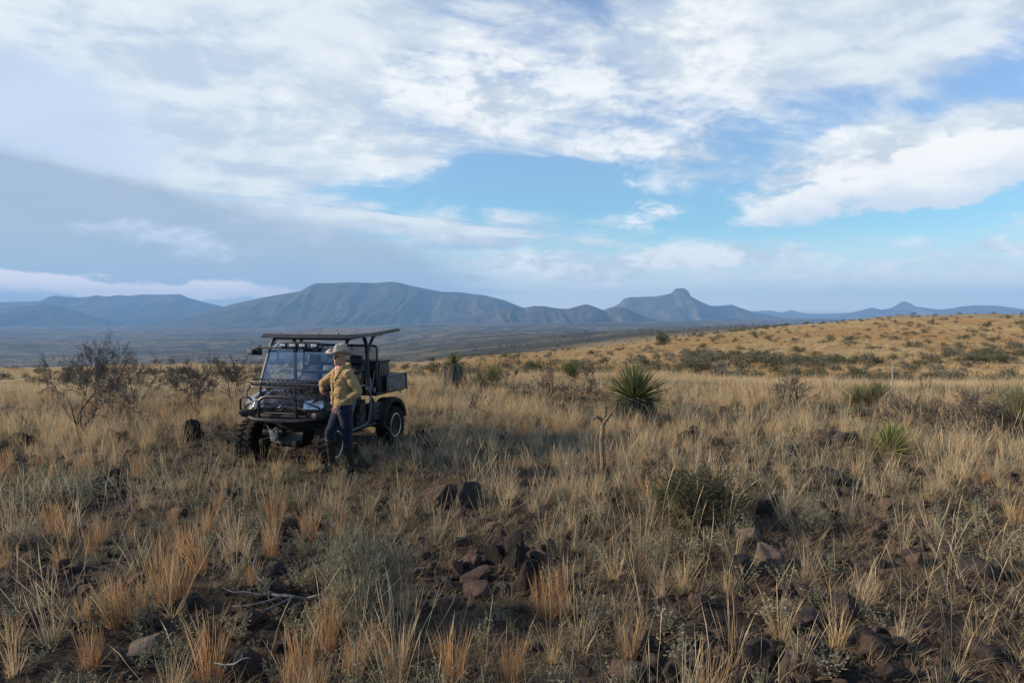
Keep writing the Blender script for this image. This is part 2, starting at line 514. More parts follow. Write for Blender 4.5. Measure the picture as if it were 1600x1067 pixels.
def build_ground():
    rings = np.concatenate([[0.6], np.exp(np.linspace(math.log(1.2), math.log(20000), 400))])
    a_in = np.linspace(R(-47), R(47), 470)
    a_out = np.linspace(R(47), R(313), 72)[1:-1]
    angs = np.concatenate([a_in, a_out])
    nA, nR = len(angs), len(rings)
    RR, AA = np.meshgrid(rings, angs, indexing='ij')
    X, Y = RR * np.sin(AA), RR * np.cos(AA)
    Z = ground_z(X.ravel(), Y.ravel())
    V = np.column_stack([X.ravel(), Y.ravel(), Z])
    V = np.vstack([V, [[0, 0, gz(0, 0.01)]]])
    i, j = np.meshgrid(np.arange(nR - 1), np.arange(nA), indexing='ij')
    j2 = (j + 1) % nA
    F = np.stack([i * nA + j, (i + 1) * nA + j, (i + 1) * nA + j2, i * nA + j2], -1).reshape(-1, 4)
    F = F[:, ::-1]
    me = fast_mesh('ground', V[:-1], F)
    o = link(bpy.data.objects.new('ground', me))
    me.materials.append(ground_material())
    setp(o, kind='structure')
    # the small disc under the viewpoint
    bmv = [tuple(V[k]) for k in range(nA)] + [tuple(V[-1])]
    d = mesh_obj('ground', bmv, [((k + 1) % nA, k, nA) for k in range(nA)], me.materials[0])
    d.data.flip_normals() if d.data.polygons[0].normal.z < 0 else None
    setp(d, kind='structure')
    return o


# ------------------------------------------------------------------ mountains
def mountain_material():
    m, T, b = new_mat('mountain_rock', 1.0)
    b.inputs['Specular IOR Level'].default_value = 0.0
    geo = T.new('ShaderNodeNewGeometry')
    pos = geo.outputs['Position']
    n1 = T.noise(pos, 0.004, 8, 0.65)
    n2 = T.noise(pos, 0.02, 6, 0.7)
    c = T.mix(T.smooth(n1, 0.38, 0.62), (0.032, 0.035, 0.033), (0.092, 0.078, 0.065))
    c = T.mix(T.m('MULTIPLY', T.smooth(n2, 0.45, 0.6), 0.6), c, (0.045, 0.050, 0.036))
    nz = T.sep(geo.outputs['Normal'])[2]
    c = T.mix(T.m('MULTIPLY', T.smooth(nz, 0.80, 0.62), 0.5), c, (0.12, 0.095, 0.078))
    T.l.new(c, b.inputs['Base Color'])
    bp = T.new('ShaderNodeBump')
    bp.inputs['Strength'].default_value = 1.0
    bp.inputs['Distance'].default_value = 50.0
    st = T.new('ShaderNodeMapping')
    st.inputs['Scale'].default_value = (1.0, 1.0, 0.35)
    T.l.new(pos, st.inputs['Vector'])
    T.l.new(T.noise(st.outputs[0], 0.0042, 8, 0.6, 0.6), bp.inputs['Height'])
    T.l.new(bp.outputs[0], b.inputs['Normal'])
    return m


def build_mountain(prof, D, width, seed, spur=0.5, cliff=0.0, mat=None):
    """prof: skyline (photo column, photo row) of a mountain standing D metres away; relief falls away on both sides"""
    prof = np.array(prof, float)
    us = np.arange(prof[0, 0], prof[-1, 0] + 0.1, 2.0)
    rows = np.interp(us, prof[:, 0], prof[:, 1])
    zt = CAM_Z + (HOR - rows) / FPX * D
    xs = (us - 800) / FPX * D
    n = 61
    vs = np.linspace(-1, 1, n)
    U, Vv = np.meshgrid(np.arange(len(us)), vs, indexing='ij')
    X = xs[U]
    A = np.abs(Vv)
    base = -190.0
    # spurs and gullies run down from the ridge line
    wobble = fbm(X / (0.22 * width), Vv * 1.3 + seed, 4, seed) * 0.22 * width
    Xw = X + wobble * A
    Ztop = np.interp(Xw, xs, zt)
    H = Ztop - base
    f = np.clip(1 - A, 0, 1)
    prof_f = (1 - cliff) * f ** 1.35 + cliff * np.where(A < 0.08, 1.0, np.clip(1 - (A - 0.08) / 0.92, 0, 1) ** 1.2 * 0.74 + 0.26 * np.clip(1 - (A - 0.08) / 0.07, 0, 1))
    sp = ridged((X + wobble * 0.6) / (0.16 * width), Vv * 0.55, 4, seed + 5) - 0.62
    Zz = base + H * prof_f + H * sp * spur * np.sin(np.clip(A, 0, 1) * math.pi) * 0.9
    Zz = np.minimum(Zz, Ztop - A * 0.02 * H)
    Yy = D + Vv * width * (0.55 + 0.45 * np.clip(H / H.max(), 0, 1)) + fbm(X / 900, X * 0 + 2.0, 3, seed + 2) * 0.12 * width
    # keep the skyline on its line of sight when the ridge wanders nearer or farther
    k = Yy / D
    P = np.stack([X * (1 + 0 * k), Yy, Zz], -1).reshape(-1, 3)
    i, j = np.meshgrid(np.arange(len(us) - 1), np.arange(n - 1), indexing='ij')
    F = np.stack([i * n + j, (i + 1) * n + j, (i + 1) * n + j + 1, i * n + j + 1], -1).reshape(-1, 4)
    me = fast_mesh('mountain', P, F)
    me.materials.append(mat)
    o = link(bpy.data.objects.new('mountain', me))
    setp(o, kind='structure')
    return o


ground = build_ground()
MM = mountain_material()
build_mountain([(-500, 488), (-400, 480), (-250, 474), (-120, 470), (-40, 472), (0, 472), (40, 471), (75, 470), (85, 465), (92, 462), (110, 464), (130, 464.5), (150, 461), (160, 463), (172, 463), (180, 461), (195, 462), (215, 460), (250, 460), (286, 460), (293, 463), (303, 467), (330, 474), (350, 479), (400, 492), (440, 502)], 13500, 2600, 3, 0.4, 0.35, MM)
build_mountain([(-330, 500), (-250, 494), (-100, 485), (0, 482), (20, 479), (40, 477.5), (55, 478), (70, 476.5), (90, 477), (110, 483), (125, 487), (140, 494), (165, 502)], 10500, 1500, 8, 0.5, 0.0, MM)
build_mountain([(225, 510), (260, 502), (290, 494), (320, 487), (340, 482), (352, 477), (370, 473), (400, 468), (440, 460.5), (475, 455), (482, 451), (490, 446), (500, 443), (520, 443), (550, 441.5), (580, 442), (598, 441), (606, 440), (612, 440), (625, 442), (640, 446), (665, 451), (690, 456), (712, 456), (730, 458), (760, 462), (790, 470), (810, 478), (840, 488), (880, 500), (900, 506)], 10500, 2600, 14, 0.5, 0.12, MM)
build_mountain([(640, 512), (700, 500), (760, 489), (790, 480), (805, 479), (820, 481), (835, 478), (850, 478.5), (870, 482), (885, 483), (900, 479), (912, 476), (918, 476), (930, 480), (945, 486), (955, 482), (965, 480), (975, 480.5), (990, 487), (1008, 494), (1030, 501), (1050, 506)], 8200, 1300, 23, 0.55, 0.0, MM)
build_mountain([(900, 502), (930, 490), (948, 482), (960, 479), (968, 474), (974, 467), (982, 464.5), (1000, 464), (1022, 463.5), (1035, 461), (1046, 459), (1049, 455), (1052, 451.5), (1063, 450.5), (1069, 453), (1072.5, 461), (1085, 467), (1098, 473), (1110, 477.5), (1122, 478), (1134, 477), (1144, 476), (1155, 480), (1170, 486), (1190, 491), (1230, 499), (1260, 505)], 11500, 1900, 31, 0.45, 0.4, MM)
build_mountain([(1120, 498), (1160, 490), (1175, 487), (1190, 485.5), (1208, 485.5), (1218, 488.5), (1228, 487), (1238, 484.2), (1246, 487), (1262, 490), (1290, 490.5), (1312, 489.5), (1332, 488.5), (1350, 493), (1380, 500)], 19000, 2500, 41, 0.3, 0.2, MM)
build_mountain([(1270, 503), (1310, 495), (1330, 489), (1347, 485), (1363, 480.5), (1378, 484), (1392, 481.5), (1402, 475.5), (1408, 471.5), (1413, 471), (1419, 475), (1428, 479), (1438, 480.5), (1460, 483.5), (1480, 482), (1500, 479), (1525, 477), (1552, 477.5), (1575, 480), (1600, 485), (1660, 489), (1760, 492), (1900, 489), (2100, 494), (2250, 503)], 14500, 2100, 53, 0.45, 0.2, MM)

# ------------------------------------------------------------------ haze
def build_haze():
    x0, x1, y0, y1, z0, z1 = -20800, 20800, -20800, 21500, -330, 720
    V = [(x, y, z) for z in (z0, z1) for (x, y) in ((x0, y0), (x1, y0), (x1, y1), (x0, y1))]
    F = [(3, 2, 1, 0), (4, 5, 6, 7), (0, 1, 5, 4), (1, 2, 6, 5), (2, 3, 7, 6), (3, 0, 4, 7)]
    m = bpy.data.materials.new('haze')
    m.use_nodes = True
    T = NT(m.node_tree)
    T.n.clear()
    out = T.new('ShaderNodeOutputMaterial')
    v = T.new('ShaderNodeVolumePrincipled')
    v.inputs['Color'].default_value = (0.31, 0.59, 1.0, 1)
    v.inputs['Density'].default_value = HAZE
    v.inputs['Anisotropy'].default_value = 0.0
    T.l.new(v.outputs[0], out.inputs['Volume'])
    o = mesh_obj('haze', V, F, m)
    setp(o, kind='stuff')


HAZE = 6.4e-5
build_haze()
# ------------------------------------------------------------------ mesh builder
class MB:
    def __init__(self):
        self.v, self.f, self.mi, self.rnd, self.t = [], [], [], [], []
        self.cur = 0
        self.xf = None

    def add(self, verts, faces, rnd=0.5, ts=None):
        b = len(self.v)
        for k, p in enumerate(verts):
            q = self.xf @ Vector(p) if self.xf is not None else p
            self.v.append((q[0], q[1], q[2]))
            self.rnd.append(rnd)
            self.t.append(ts[k] if ts is not None else 0.0)
        for f in faces:
            self.f.append(tuple(b + i for i in f))
            self.mi.append(self.cur)

    def box(self, c, s, rot=None, bev=0.0):
        """box with centre c and full sizes s; bev > 0 gives chamfered edges"""
        hx, hy, hz = s[0] / 2, s[1] / 2, s[2] / 2
        M = Matrix.Translation(c) @ (rot.to_4x4() if rot is not None else Matrix())
        if bev <= 0:
            V = [(x, y, z) for z in (-hz, hz) for (x, y) in ((-hx, -hy), (hx, -hy), (hx, hy), (-hx, hy))]
            F = [(3, 2, 1, 0), (4, 5, 6, 7), (0, 1, 5, 4), (1, 2, 6, 5), (2, 3, 7, 6), (3, 0, 4, 7)]
            self.add([M @ Vector(p) for p in V], F)
        else:
            bm = bmesh.new()
            bmesh.ops.create_cube(bm, size=1.0)
            bmesh.ops.scale(bm, vec=s, verts=bm.verts)
            bmesh.ops.bevel(bm, geom=bm.edges[:], offset=min(bev, min(s) * 0.45), segments=2, affect='EDGES', profile=0.6)
            self.bm(bm, M)

    def bm(self, bm, M=None):
        bm.verts.index_update()
        V = [(M @ v.co) if M is not None else v.co for v in bm.verts]
        self.add(V, [[v.index for v in f.verts] for f in bm.faces])
        bm.free()

    def tube(self, pts, rad, n=8, caps=True, rnd=0.5, ts=None, flat=1.0):
        pts = [Vector(p) for p in pts]
        if isinstance(rad, (int, float)):
            rad = [rad] * len(pts)
        V, T = [], []
        up = None
        for i, p in enumerate(pts):
            a = pts[max(i - 1, 0)]
            b = pts[min(i + 1, len(pts) - 1)]
            d = (b - a)
            if d.length < 1e-9:
                d = Vector((0, 0, 1))
            d.normalize()
            if up is None:
                up = Vector((0, 0, 1)) if abs(d.z) < 0.9 else Vector((1, 0, 0))
                up = (up - d * up.dot(d)).normalized()
            else:
                up = (up - d * up.dot(d))
                if up.length < 1e-6:
                    up = d.orthogonal()
                up.normalize()
            s = d.cross(up)
            for k in range(n):
                an = 2 * math.pi * k / n
                V.append(p + (s * math.cos(an) + up * math.sin(an) * flat) * rad[i])
                T.append(ts[i] if ts is not None else 0)
        F = []
        for i in range(len(pts) - 1):
            for k in range(n):
                k2 = (k + 1) % n
                F.append((i * n + k, i * n + k2, (i + 1) * n + k2, (i + 1) * n + k))
        if caps:
            F.append(tuple(range(n))[::-1])
            m = (len(pts) - 1) * n
            F.append(tuple(m + k for k in range(n)))
        self.add(V, F, rnd, T)

    def lathe(self, prof, n=24, M=None, close=False):
        """profile [(radius, height)] turned about local z"""
        V = []
        for (r, h) in prof:
            for k in range(n):
                a = 2 * math.pi * k / n
                p = Vector((r * math.cos(a), r * math.sin(a), h))
                V.append(M @ p if M is not None else p)
        F = []
        m = len(prof)
        for i in range(m - 1 if not close else m):
            i2 = (i + 1) % m
            for k in range(n):
                k2 = (k + 1) % n
                F.append((i * n + k, i * n + k2, i2 * n + k2, i2 * n + k))
        if not close:
            F.append(tuple(range(n))[::-1])
            F.append(tuple((m - 1) * n + k for k in range(n)))
        self.add(V, F)

    def prism(self, poly, a, b, fn):
        """extrude a 2-D outline from a to b; fn(u, v, w) -> point"""
        n = len(poly)
        V = [fn(u, v, a) for (u, v) in poly] + [fn(u, v, b) for (u, v) in poly]
        F = [tuple(range(n))[::-1], tuple(n + k for k in range(n))]
        for k in range(n):
            k2 = (k + 1) % n
            F.append((k, k2, n + k2, n + k))
        self.add(V, F)

    def mesh(self, name, mat=None, smooth=False, attrs=False, fix=True):
        me = bpy.data.meshes.new(name)
        me.from_pydata(self.v, [], self.f)
        if fix and not attrs and len(self.f) < 60000:
            bm = bmesh.new()
            bm.from_mesh(me)
            bmesh.ops.recalc_face_normals(bm, faces=bm.faces)
            bm.to_mesh(me)
            bm.free()
        for mm in (mat if isinstance(mat, (list, tuple)) else [mat]):
            if mm:
                me.materials.append(mm)
        if isinstance(mat, (list, tuple)):
            me.polygons.foreach_set('material_index', self.mi)
        if attrs:
            for nm, dat in (('rnd', self.rnd), ('t', self.t)):
                at_ = me.attributes.new(nm, 'FLOAT', 'POINT')
                at_.data.foreach_set('value', dat)
        if smooth is True:
            me.polygons.foreach_set('use_smooth', [True] * len(me.polygons))
        elif smooth:
            me.polygons.foreach_set('use_smooth', [True] * len(me.polygons))
            me.set_sharp_from_angle(angle=smooth)
        me.update()
        return me

    def build(self, name, mat=None, parent=None, smooth=False, attrs=False, fix=True):
        return link(bpy.data.objects.new(name, self.mesh(name, mat, smooth, attrs, fix)), parent)


# ------------------------------------------------------------------ plant materials
def plant_mat(name, base, tip, var, trans=0.35, rough=0.8, tintamt=0.5, tint=(0.25, 0.23, 0.20)):
    m = bpy.data.materials.new(name)
    m.use_nodes = True
    T = NT(m.node_tree)
    T.n.clear()
    out = T.new('ShaderNodeOutputMaterial')
    a1 = T.new('ShaderNodeAttribute', attribute_name='rnd').outputs['Fac']
    a2 = T.new('ShaderNodeAttribute', attribute_name='t').outputs['Fac']
    ti = T.new('ShaderNodeAttribute', attribute_name='tint', attribute_type='INSTANCER').outputs['Fac']
    oi = T.new('ShaderNodeObjectInfo').outputs['Random']
    c = T.mix(a2, base, tip)
    c = T.mix(T.m('MULTIPLY', a1, 0.8), c, var)
    c = T.mix(T.m('MULTIPLY', ti, tintamt), c, tint)
    hsv = T.new('ShaderNodeHueSaturation')
    T.l.new(T.lin(oi, 0, 1, 0.86, 1.14), hsv.inputs['Value'])
    T.l.new(c, hsv.inputs['Color'])
    c = hsv.outputs[0]
    d = T.new('ShaderNodeBsdfDiffuse')
    tr = T.new('ShaderNodeBsdfTranslucent')
    T.l.new(c, d.inputs[0])
    T.l.new(c, tr.inputs[0])
    ms = T.new('ShaderNodeMixShader')
    ms.inputs[0].default_value = trans
    T.l.new(d.outputs[0], ms.inputs[1])
    T.l.new(tr.outputs[0], ms.inputs[2])
    T.l.new(ms.outputs[0], out.inputs[0])
    return m


M_TAN = plant_mat('dry_grass_tan', (0.48, 0.365, 0.215), (0.63, 0.485, 0.285), (0.44, 0.315, 0.17), 0.35, tint=(0.40, 0.355, 0.275))
M_STEM = plant_mat('dry_grass_stem', (0.46, 0.37, 0.23), (0.64, 0.53, 0.34), (0.42, 0.33, 0.20), 0.3, tint=(0.45, 0.41, 0.33))
M_ORANGE = plant_mat('bluestem_orange', (0.35, 0.195, 0.098), (0.52, 0.36, 0.20), (0.44, 0.25, 0.12), 0.35, tint=(0.44, 0.32, 0.19))
M_CURL = plant_mat('grass_litter', (0.21, 0.17, 0.12), (0.30, 0.245, 0.17), (0.15, 0.13, 0.09), 0.25, tint=(0.27, 0.19, 0.10))
M_FORB = plant_mat('forb_leaf', (0.20, 0.20, 0.14), (0.31, 0.31, 0.22), (0.23, 0.215, 0.155), 0.3, tint=(0.26, 0.23, 0.12))
M_HILL = plant_mat('hill_grass', (0.44, 0.345, 0.20), (0.56, 0.44, 0.255), (0.42, 0.315, 0.17), 0.3, tint=(0.42, 0.285, 0.145), tintamt=0.85)
M_BUSH = plant_mat('bush_leaf', (0.085, 0.095, 0.055), (0.125, 0.135, 0.075), (0.10, 0.095, 0.055), 0.2, tint=(0.13, 0.12, 0.095))
M_BUSHGREY = plant_mat('bush_leaf_grey', (0.15, 0.145, 0.11), (0.20, 0.19, 0.145), (0.12, 0.11, 0.085), 0.2)
M_GREEN = plant_mat('bush_leaf_green', (0.055, 0.066, 0.036), (0.095, 0.105, 0.058), (0.08, 0.08, 0.045), 0.25)
M_YUCCA = plant_mat('yucca_leaf', (0.060, 0.085, 0.035), (0.115, 0.150, 0.062), (0.17, 0.18, 0.08), 0.2)
M_YUCCAB = plant_mat('yucca_leaf_bright', (0.10, 0.15, 0.045), (0.22, 0.26, 0.085), (0.36, 0.32, 0.13), 0.3)
M_SOTOL = plant_mat('sotol_leaf', (0.10, 0.12, 0.065), (0.17, 0.185, 0.10), (0.25, 0.22, 0.12), 0.25)
M_SKIRT = plant_mat('yucca_dead_leaf', (0.13, 0.13, 0.128), (0.19, 0.185, 0.172), (0.085, 0.085, 0.083), 0.15)


def bark_mat(name, c1, c2, sc=30):
    m, T, b = new_mat(name, 0.95)
    pos = T.new('ShaderNodeTexCoord').outputs['Object']
    n = T.noise(pos, sc, 6, 0.7)
    T.l.new(T.mix(T.smooth(n, 0.35, 0.65), c1, c2), b.inputs['Base Color'])
    bp = T.new('ShaderNodeBump')
    bp.inputs['Strength'].default_value = 0.6
    bp.inputs['Distance'].default_value = 0.01
    T.l.new(n, bp.inputs['Height'])
    T.l.new(bp.outputs[0], b.inputs['Normal'])
    return m


M_BARK = bark_mat('mesquite_bark', (0.035, 0.030, 0.026), (0.10, 0.088, 0.078))
M_TWIG = bark_mat('thorn_twig', (0.055, 0.047, 0.042), (0.13, 0.112, 0.10))
M_DEADWOOD = bark_mat('weathered_wood', (0.09, 0.095, 0.10), (0.20, 0.20, 0.20), 18)
M_CHOLLA = bark_mat('dead_cactus_wood', (0.10, 0.075, 0.05), (0.26, 0.20, 0.13), 25)


def rock_mat(name, dark, mid, warm, lichen):
    m, T, b = new_mat(name, 0.85)
    b.inputs['Specular IOR Level'].default_value = 0.25
    pos = T.new('ShaderNodeTexCoord').outputs['Object']
    oi = T.new('ShaderNodeObjectInfo').outputs['Random']
    off = T.comb(T.m('MULTIPLY', oi, 37.0), T.m('MULTIPLY', oi, 91.0), 0)
    va = T.new('ShaderNodeVectorMath', operation='ADD')
    T.l.new(pos, va.inputs[0])
    T.l.new(off, va.inputs[1])
    v = va.outputs[0]
    n1 = T.noise(v, 2.2, 8, 0.65)
    n2 = T.noise(v, 9.0, 7, 0.7)
    n3 = T.noise(v, 1.1, 3, 0.5)
    c = T.mix(T.smooth(n1, 0.35, 0.65), dark, mid)
    c = T.mix(T.m('MULTIPLY', T.smooth(n3, 0.45, 0.65), T.m('ADD', T.m('MULTIPLY', oi, 0.9), 0.05)), c, warm)
    c = T.mix(T.m('MULTIPLY', T.smooth(n2, 0.60, 0.72), 0.55), c, lichen)
    T.l.new(c, b.inputs['Base Color'])
    bp = T.new('ShaderNodeBump')
    bp.inputs['Strength'].default_value = 0.8
    bp.inputs['Distance'].default_value = 0.06
    T.l.new(T.m('ADD', n2, T.m('MULTIPLY', n1, 1.5)), bp.inputs['Height'])
    T.l.new(bp.outputs[0], b.inputs['Normal'])
    return m


M_ROCK = rock_mat('basalt', (0.026, 0.023, 0.022), (0.062, 0.053, 0.048), (0.092, 0.062, 0.049), (0.16, 0.145, 0.125))
M_ROCKRED = rock_mat('reddish_rock', (0.055, 0.039, 0.033), (0.110, 0.077, 0.062), (0.145, 0.096, 0.073), (0.20, 0.17, 0.14))
M_ROCKPALE = rock_mat('pale_rock', (0.085, 0.068, 0.056), (0.155, 0.125, 0.10), (0.165, 0.112, 0.085), (0.23, 0.20, 0.165))
M_ROCKBLACK = rock_mat('black_rock', (0.012, 0.011, 0.010), (0.032, 0.028, 0.026), (0.05, 0.034, 0.026), (0.075, 0.068, 0.06))

RNG = np.random.default_rng(5)


# ------------------------------------------------------------------ grass shapes
def blades(mb, n, h0, h1, base_r, lean0, lean1, width, bend=0.4, segs=3, c=(0, 0, 0), head=0.0, rng=None, twist=1.0):
    rng = rng or RNG
    for _ in range(n):
        a = rng.uniform(0, 2 * math.pi)
        r = base_r * math.sqrt(rng.uniform())
        bx, by = c[0] + r * math.cos(a), c[1] + r * math.sin(a)
        a2 = a + rng.normal(0, 0.7)
        L = rng.uniform(h0, h1)
        ln = rng.uniform(lean0, lean1)
        bd = bend * rng.uniform(0.2, 1.3)
        wa = rng.uniform(0, math.pi)
        w = width * rng.uniform(0.7, 1.3)
        wx, wy = math.cos(wa) * w, math.sin(wa) * w
        rn = rng.uniform()
        V, T = [], []
        x, y, z = bx, by, c[2]
        sa = a2
        for s in range(segs + 1):
            t = s / segs
            ww = (1 - t ** 1.6) if head <= 0 else (0.55 + (head if 0.72 < t < 0.999 else 0))
            if s == segs:
                V.append((x, y, z))
                T.append(t)
            else:
                V += [(x - wx * ww, y - wy * ww, z), (x + wx * ww, y + wy * ww, z)]
                T += [t, t]
            th = ln + bd * t
            st = L / segs
            x += math.sin(th) * math.cos(sa) * st
            y += math.sin(th) * math.sin(sa) * st
            z += math.cos(th) * st
            sa += rng.normal(0, 0.12) * twist
        F = [(2 * k, 2 * k + 1, 2 * k + 3, 2 * k + 2) for k in range(segs - 1)]
        e = 2 * (segs - 1)
        F.append((e, e + 1, e + 2))
        mb.add(V, F, rn, T)


def tuft_mesh(kind, seed):
    rng = np.random.default_rng(seed)
    mb = MB()
    if kind == 'tan':
        k = rng.uniform(.7, 1.3)
        blades(mb, int(44 * k), .07, .28, .07, .15, 1.25, .0026, .9, 3, rng=rng, twist=2.5)
        blades(mb, int(26 / k), .20, .46, .05, .0, .42, .0027, .45, 3, rng=rng, twist=1.6)
        blades(mb, int(9 * k), .30, .60, .05, .0, .38, .0024, .3, 4, head=0.5, rng=rng, twist=1.4)
        return mb.mesh('tan_bunch', M_TAN, attrs=True)
    if kind == 'tall':
        k = rng.uniform(.6, 1.4)
        blades(mb, int(12 * k), .42, .88, .05, .0, .36, .0021, .3, 4, head=0.7, rng=rng, twist=1.3)
        blades(mb, 26, .10, .36, .06, .1, 1.0, .0027, .8, 3, rng=rng, twist=2)
        return mb.mesh('tall_bunch', M_STEM, attrs=True)
    if kind == 'stem':
        for _ in range(5):
            c = (rng.normal(0, .13), rng.normal(0, .13), 0)
            blades(mb, 1, .25, .78, .01, .0, .55, .0022, .35, 5, c=c, head=0.8, rng=rng, twist=1.5)
            blades(mb, 5, .05, .2, .03, .3, 1.3, .0024, .9, 3, c=c, rng=rng, twist=3)
        return mb.mesh('loose_stems', M_STEM, attrs=True)
    if kind == 'orange':
        blades(mb, 74, .22, .58, .075, .0, .26, .0029, .22, 4, rng=rng, head=0.25, twist=1.3)
        blades(mb, 40, .08, .32, .09, .1, .9, .0030, .6, 3, rng=rng, twist=2)
        return mb.mesh('orange_bunch', M_ORANGE, attrs=True)
    if kind == 'curl':
        blades(mb, 46, .06, .24, .10, .5, 1.35, .0028, 1.0, 3, rng=rng, twist=3)
        return mb.mesh('litter', M_CURL, attrs=True)
    if kind == 'forb':
        for _ in range(14):
            a, l = rng.uniform(0, 6.28), rng.uniform(.10, .28)
            ln = rng.uniform(.1, .8)
            p0 = Vector((0, 0, 0))
            d = Vector((math.sin(ln) * math.cos(a), math.sin(ln) * math.sin(a), math.cos(ln)))
            mb.tube([p0, p0 + d * l * .5, p0 + d * l + Vector((0, 0, .02))], [.0022, .0018, .001], 3, False, rng.uniform(), [0.3, .3, .4])
            for k in range(11):
                q = p0 + d * l * rng.uniform(.25, 1.05)
                leaf_quad(mb, q, rng, .011, .030)
        return mb.mesh('forb', M_FORB, attrs=True)
    if kind == 'hill':
        for _ in range(7):
            c = (rng.uniform(-.45, .45), rng.uniform(-.45, .45), -.03)
            blades(mb, 9, .18, .42, .14, .05, .6, .012, .5, 2, c=c, rng=rng)
        return mb.mesh('hill_patch', M_HILL, attrs=True)


def leaf_quad(mb, p, rng, w, l, up=0.3):
    a, b = rng.uniform(0, 6.28), rng.uniform(-0.6, 1.2)
    d = Vector((math.cos(a) * math.cos(b), math.sin(a) * math.cos(b), math.sin(b) + up)).normalized()
    s = d.orthogonal().normalized()
    s = (Matrix.Rotation(rng.uniform(0, 6.28), 3, d) @ s)
    ll = l * rng.uniform(.6, 1.3)
    ww = w * rng.uniform(.6, 1.3)
    p = Vector(p)
    mb.add([p, p + d * ll * .5 + s * ww * .5, p + d * ll, p + d * ll * .5 - s * ww * .5], [(0, 1, 2, 3)], rng.uniform(), [0, .6, 1, .6])


def scatter(name, meshes, pts, scale, rz, idx, tint, tilt=None, kind='stuff'):
    """many copies of small meshes standing on points, one object (geometry nodes)"""
    n = len(pts)
    me = bpy.data.meshes.new(name)
    me.vertices.add(n)
    me.vertices.foreach_set('co', np.asarray(pts, np.float32).ravel())
    for nm, dat in (('s', scale), ('tint', tint)):
        a = me.attributes.new(nm, 'FLOAT', 'POINT')
        a.data.foreach_set('value', np.asarray(dat, np.float32))
    a = me.attributes.new('pick', 'INT', 'POINT')
    a.data.foreach_set('value', np.asarray(idx, np.int32))
    rot = np.zeros((n, 3), np.float32)
    rot[:, 2] = rz
    if tilt is not None:
        rot[:, :2] = tilt
    a = me.attributes.new('rot', 'FLOAT_VECTOR', 'POINT')
    a.data.foreach_set('vector', rot.ravel())
    o = link(bpy.data.objects.new(name, me))
    g = bpy.data.node_groups.new(name, 'GeometryNodeTree')
    g.interface.new_socket('Geometry', in_out='INPUT', socket_type='NodeSocketGeometry')
    g.interface.new_socket('Geometry', in_out='OUTPUT', socket_type='NodeSocketGeometry')
    N, L = g.nodes, g.links
    gi, go = N.new('NodeGroupInput'), N.new('NodeGroupOutput')
    iop = N.new('GeometryNodeInstanceOnPoints')
    g2i = N.new('GeometryNodeGeometryToInstance')
    # multi-input sockets list the last link first, so link in reverse to keep the numbering
    for k, m in enumerate(meshes):
        src = bpy.data.objects.new(name + '_shape', m)
        oi = N.new('GeometryNodeObjectInfo')
        oi.inputs['Object'].default_value = src
        oi.inputs['As Instance'].default_value = False
        L.new(oi.outputs['Geometry'], g2i.inputs[0])

    def att(nm, dt):
        q = N.new('GeometryNodeInputNamedAttribute')
        q.data_type = dt
        q.inputs['Name'].default_value = nm
        return q.outputs[0]
    L.new(gi.outputs[0], iop.inputs['Points'])
    L.new(g2i.outputs[0], iop.inputs['Instance'])
    iop.inputs['Pick Instance'].default_value = True
    L.new(att('pick', 'INT'), iop.inputs['Instance Index'])
    L.new(att('s', 'FLOAT'), iop.inputs['Scale'])
    e2r = N.new('FunctionNodeEulerToRotation')
    L.new(att('rot', 'FLOAT_VECTOR'), e2r.inputs[0])
    L.new(e2r.outputs[0], iop.inputs['Rotation'])
    L.new(iop.outputs[0], go.inputs[0])
    md = o.modifiers.new('scatter', 'NODES')
    md.node_group = g
    setp(o, kind=kind)
    return o


# places on the ground that stay free of grass (vehicle, man, bare rubble), as ellipses in metres
VEH_YAW = 16.5
VEH_C = (-3.20, 11.92)
PERSON_XY = (-2.54, 10.0)
BARE = []
for (px, row, wpx, k) in ((750, 900, 90, .85), (1270, 870, 130, .8), (1450, 890, 120, .75), (1200, 1020, 200, .6), (1480, 1010, 130, .6), (420, 960, 80, .8), (130, 900, 90, .6), (710, 790, 60, .8),
                          (380, 800, 60, .6), (1389, 735, 46, .85), (565, 1000, 60, .8), (1095, 850, 70, .75), (991, 684, 46, .9), (424, 965, 60, .85), (372, 1062, 40, .85), (800, 915, 60, .8), (735, 815, 46, .75), (200, 1050, 46, .8), (1200, 865, 60, .75), (300, 712, 34, .85), (30, 715, 40, .8), (355, 810, 40, .8), (160, 775, 50, .85), (1320, 780, 60, .8), (1076, 712, 30, .8), (1310, 705, 50, .8), (540, 870, 60, .5), (90, 910, 60, .7), (660, 705, 40, .6), (128, 712, 50, .7), (1300, 770, 60, .6), (400, 1030, 60, .8), (200, 760, 90, .6), (1330, 690, 60, .6), (1020, 1050, 90, .9), (640, 940, 60, .7)):
    X, Y, Z = at(px, row)
    BARE.append((X, Y, wpx / FPX * Y, wpx / FPX * Y * 0.9, k))


def density(x, y):
    d = np.ones_like(x)
    for (bx, by, rx, ry, k) in BARE:
        q = ((x - bx) / rx) ** 2 + ((y - by) / ry) ** 2
        d *= 1 - k * np.exp(-q ** 2 * 1.2)
    return d


_vf = np.array([-math.sin(R(VEH_YAW)), -math.cos(R(VEH_YAW))])
_vl = np.array([math.cos(R(VEH_YAW)), -math.sin(R(VEH_YAW))])


def in_vehicle(x, y, grow=0.0):
    ax, ay = x - VEH_C[0], y - VEH_C[1]
    f = ax * _vf[0] + ay * _vf[1]
    l = ax * _vl[0] + ay * _vl[1]
    return (np.abs(f) < 1.5 + grow) & (np.abs(l) < 0.72 + grow)


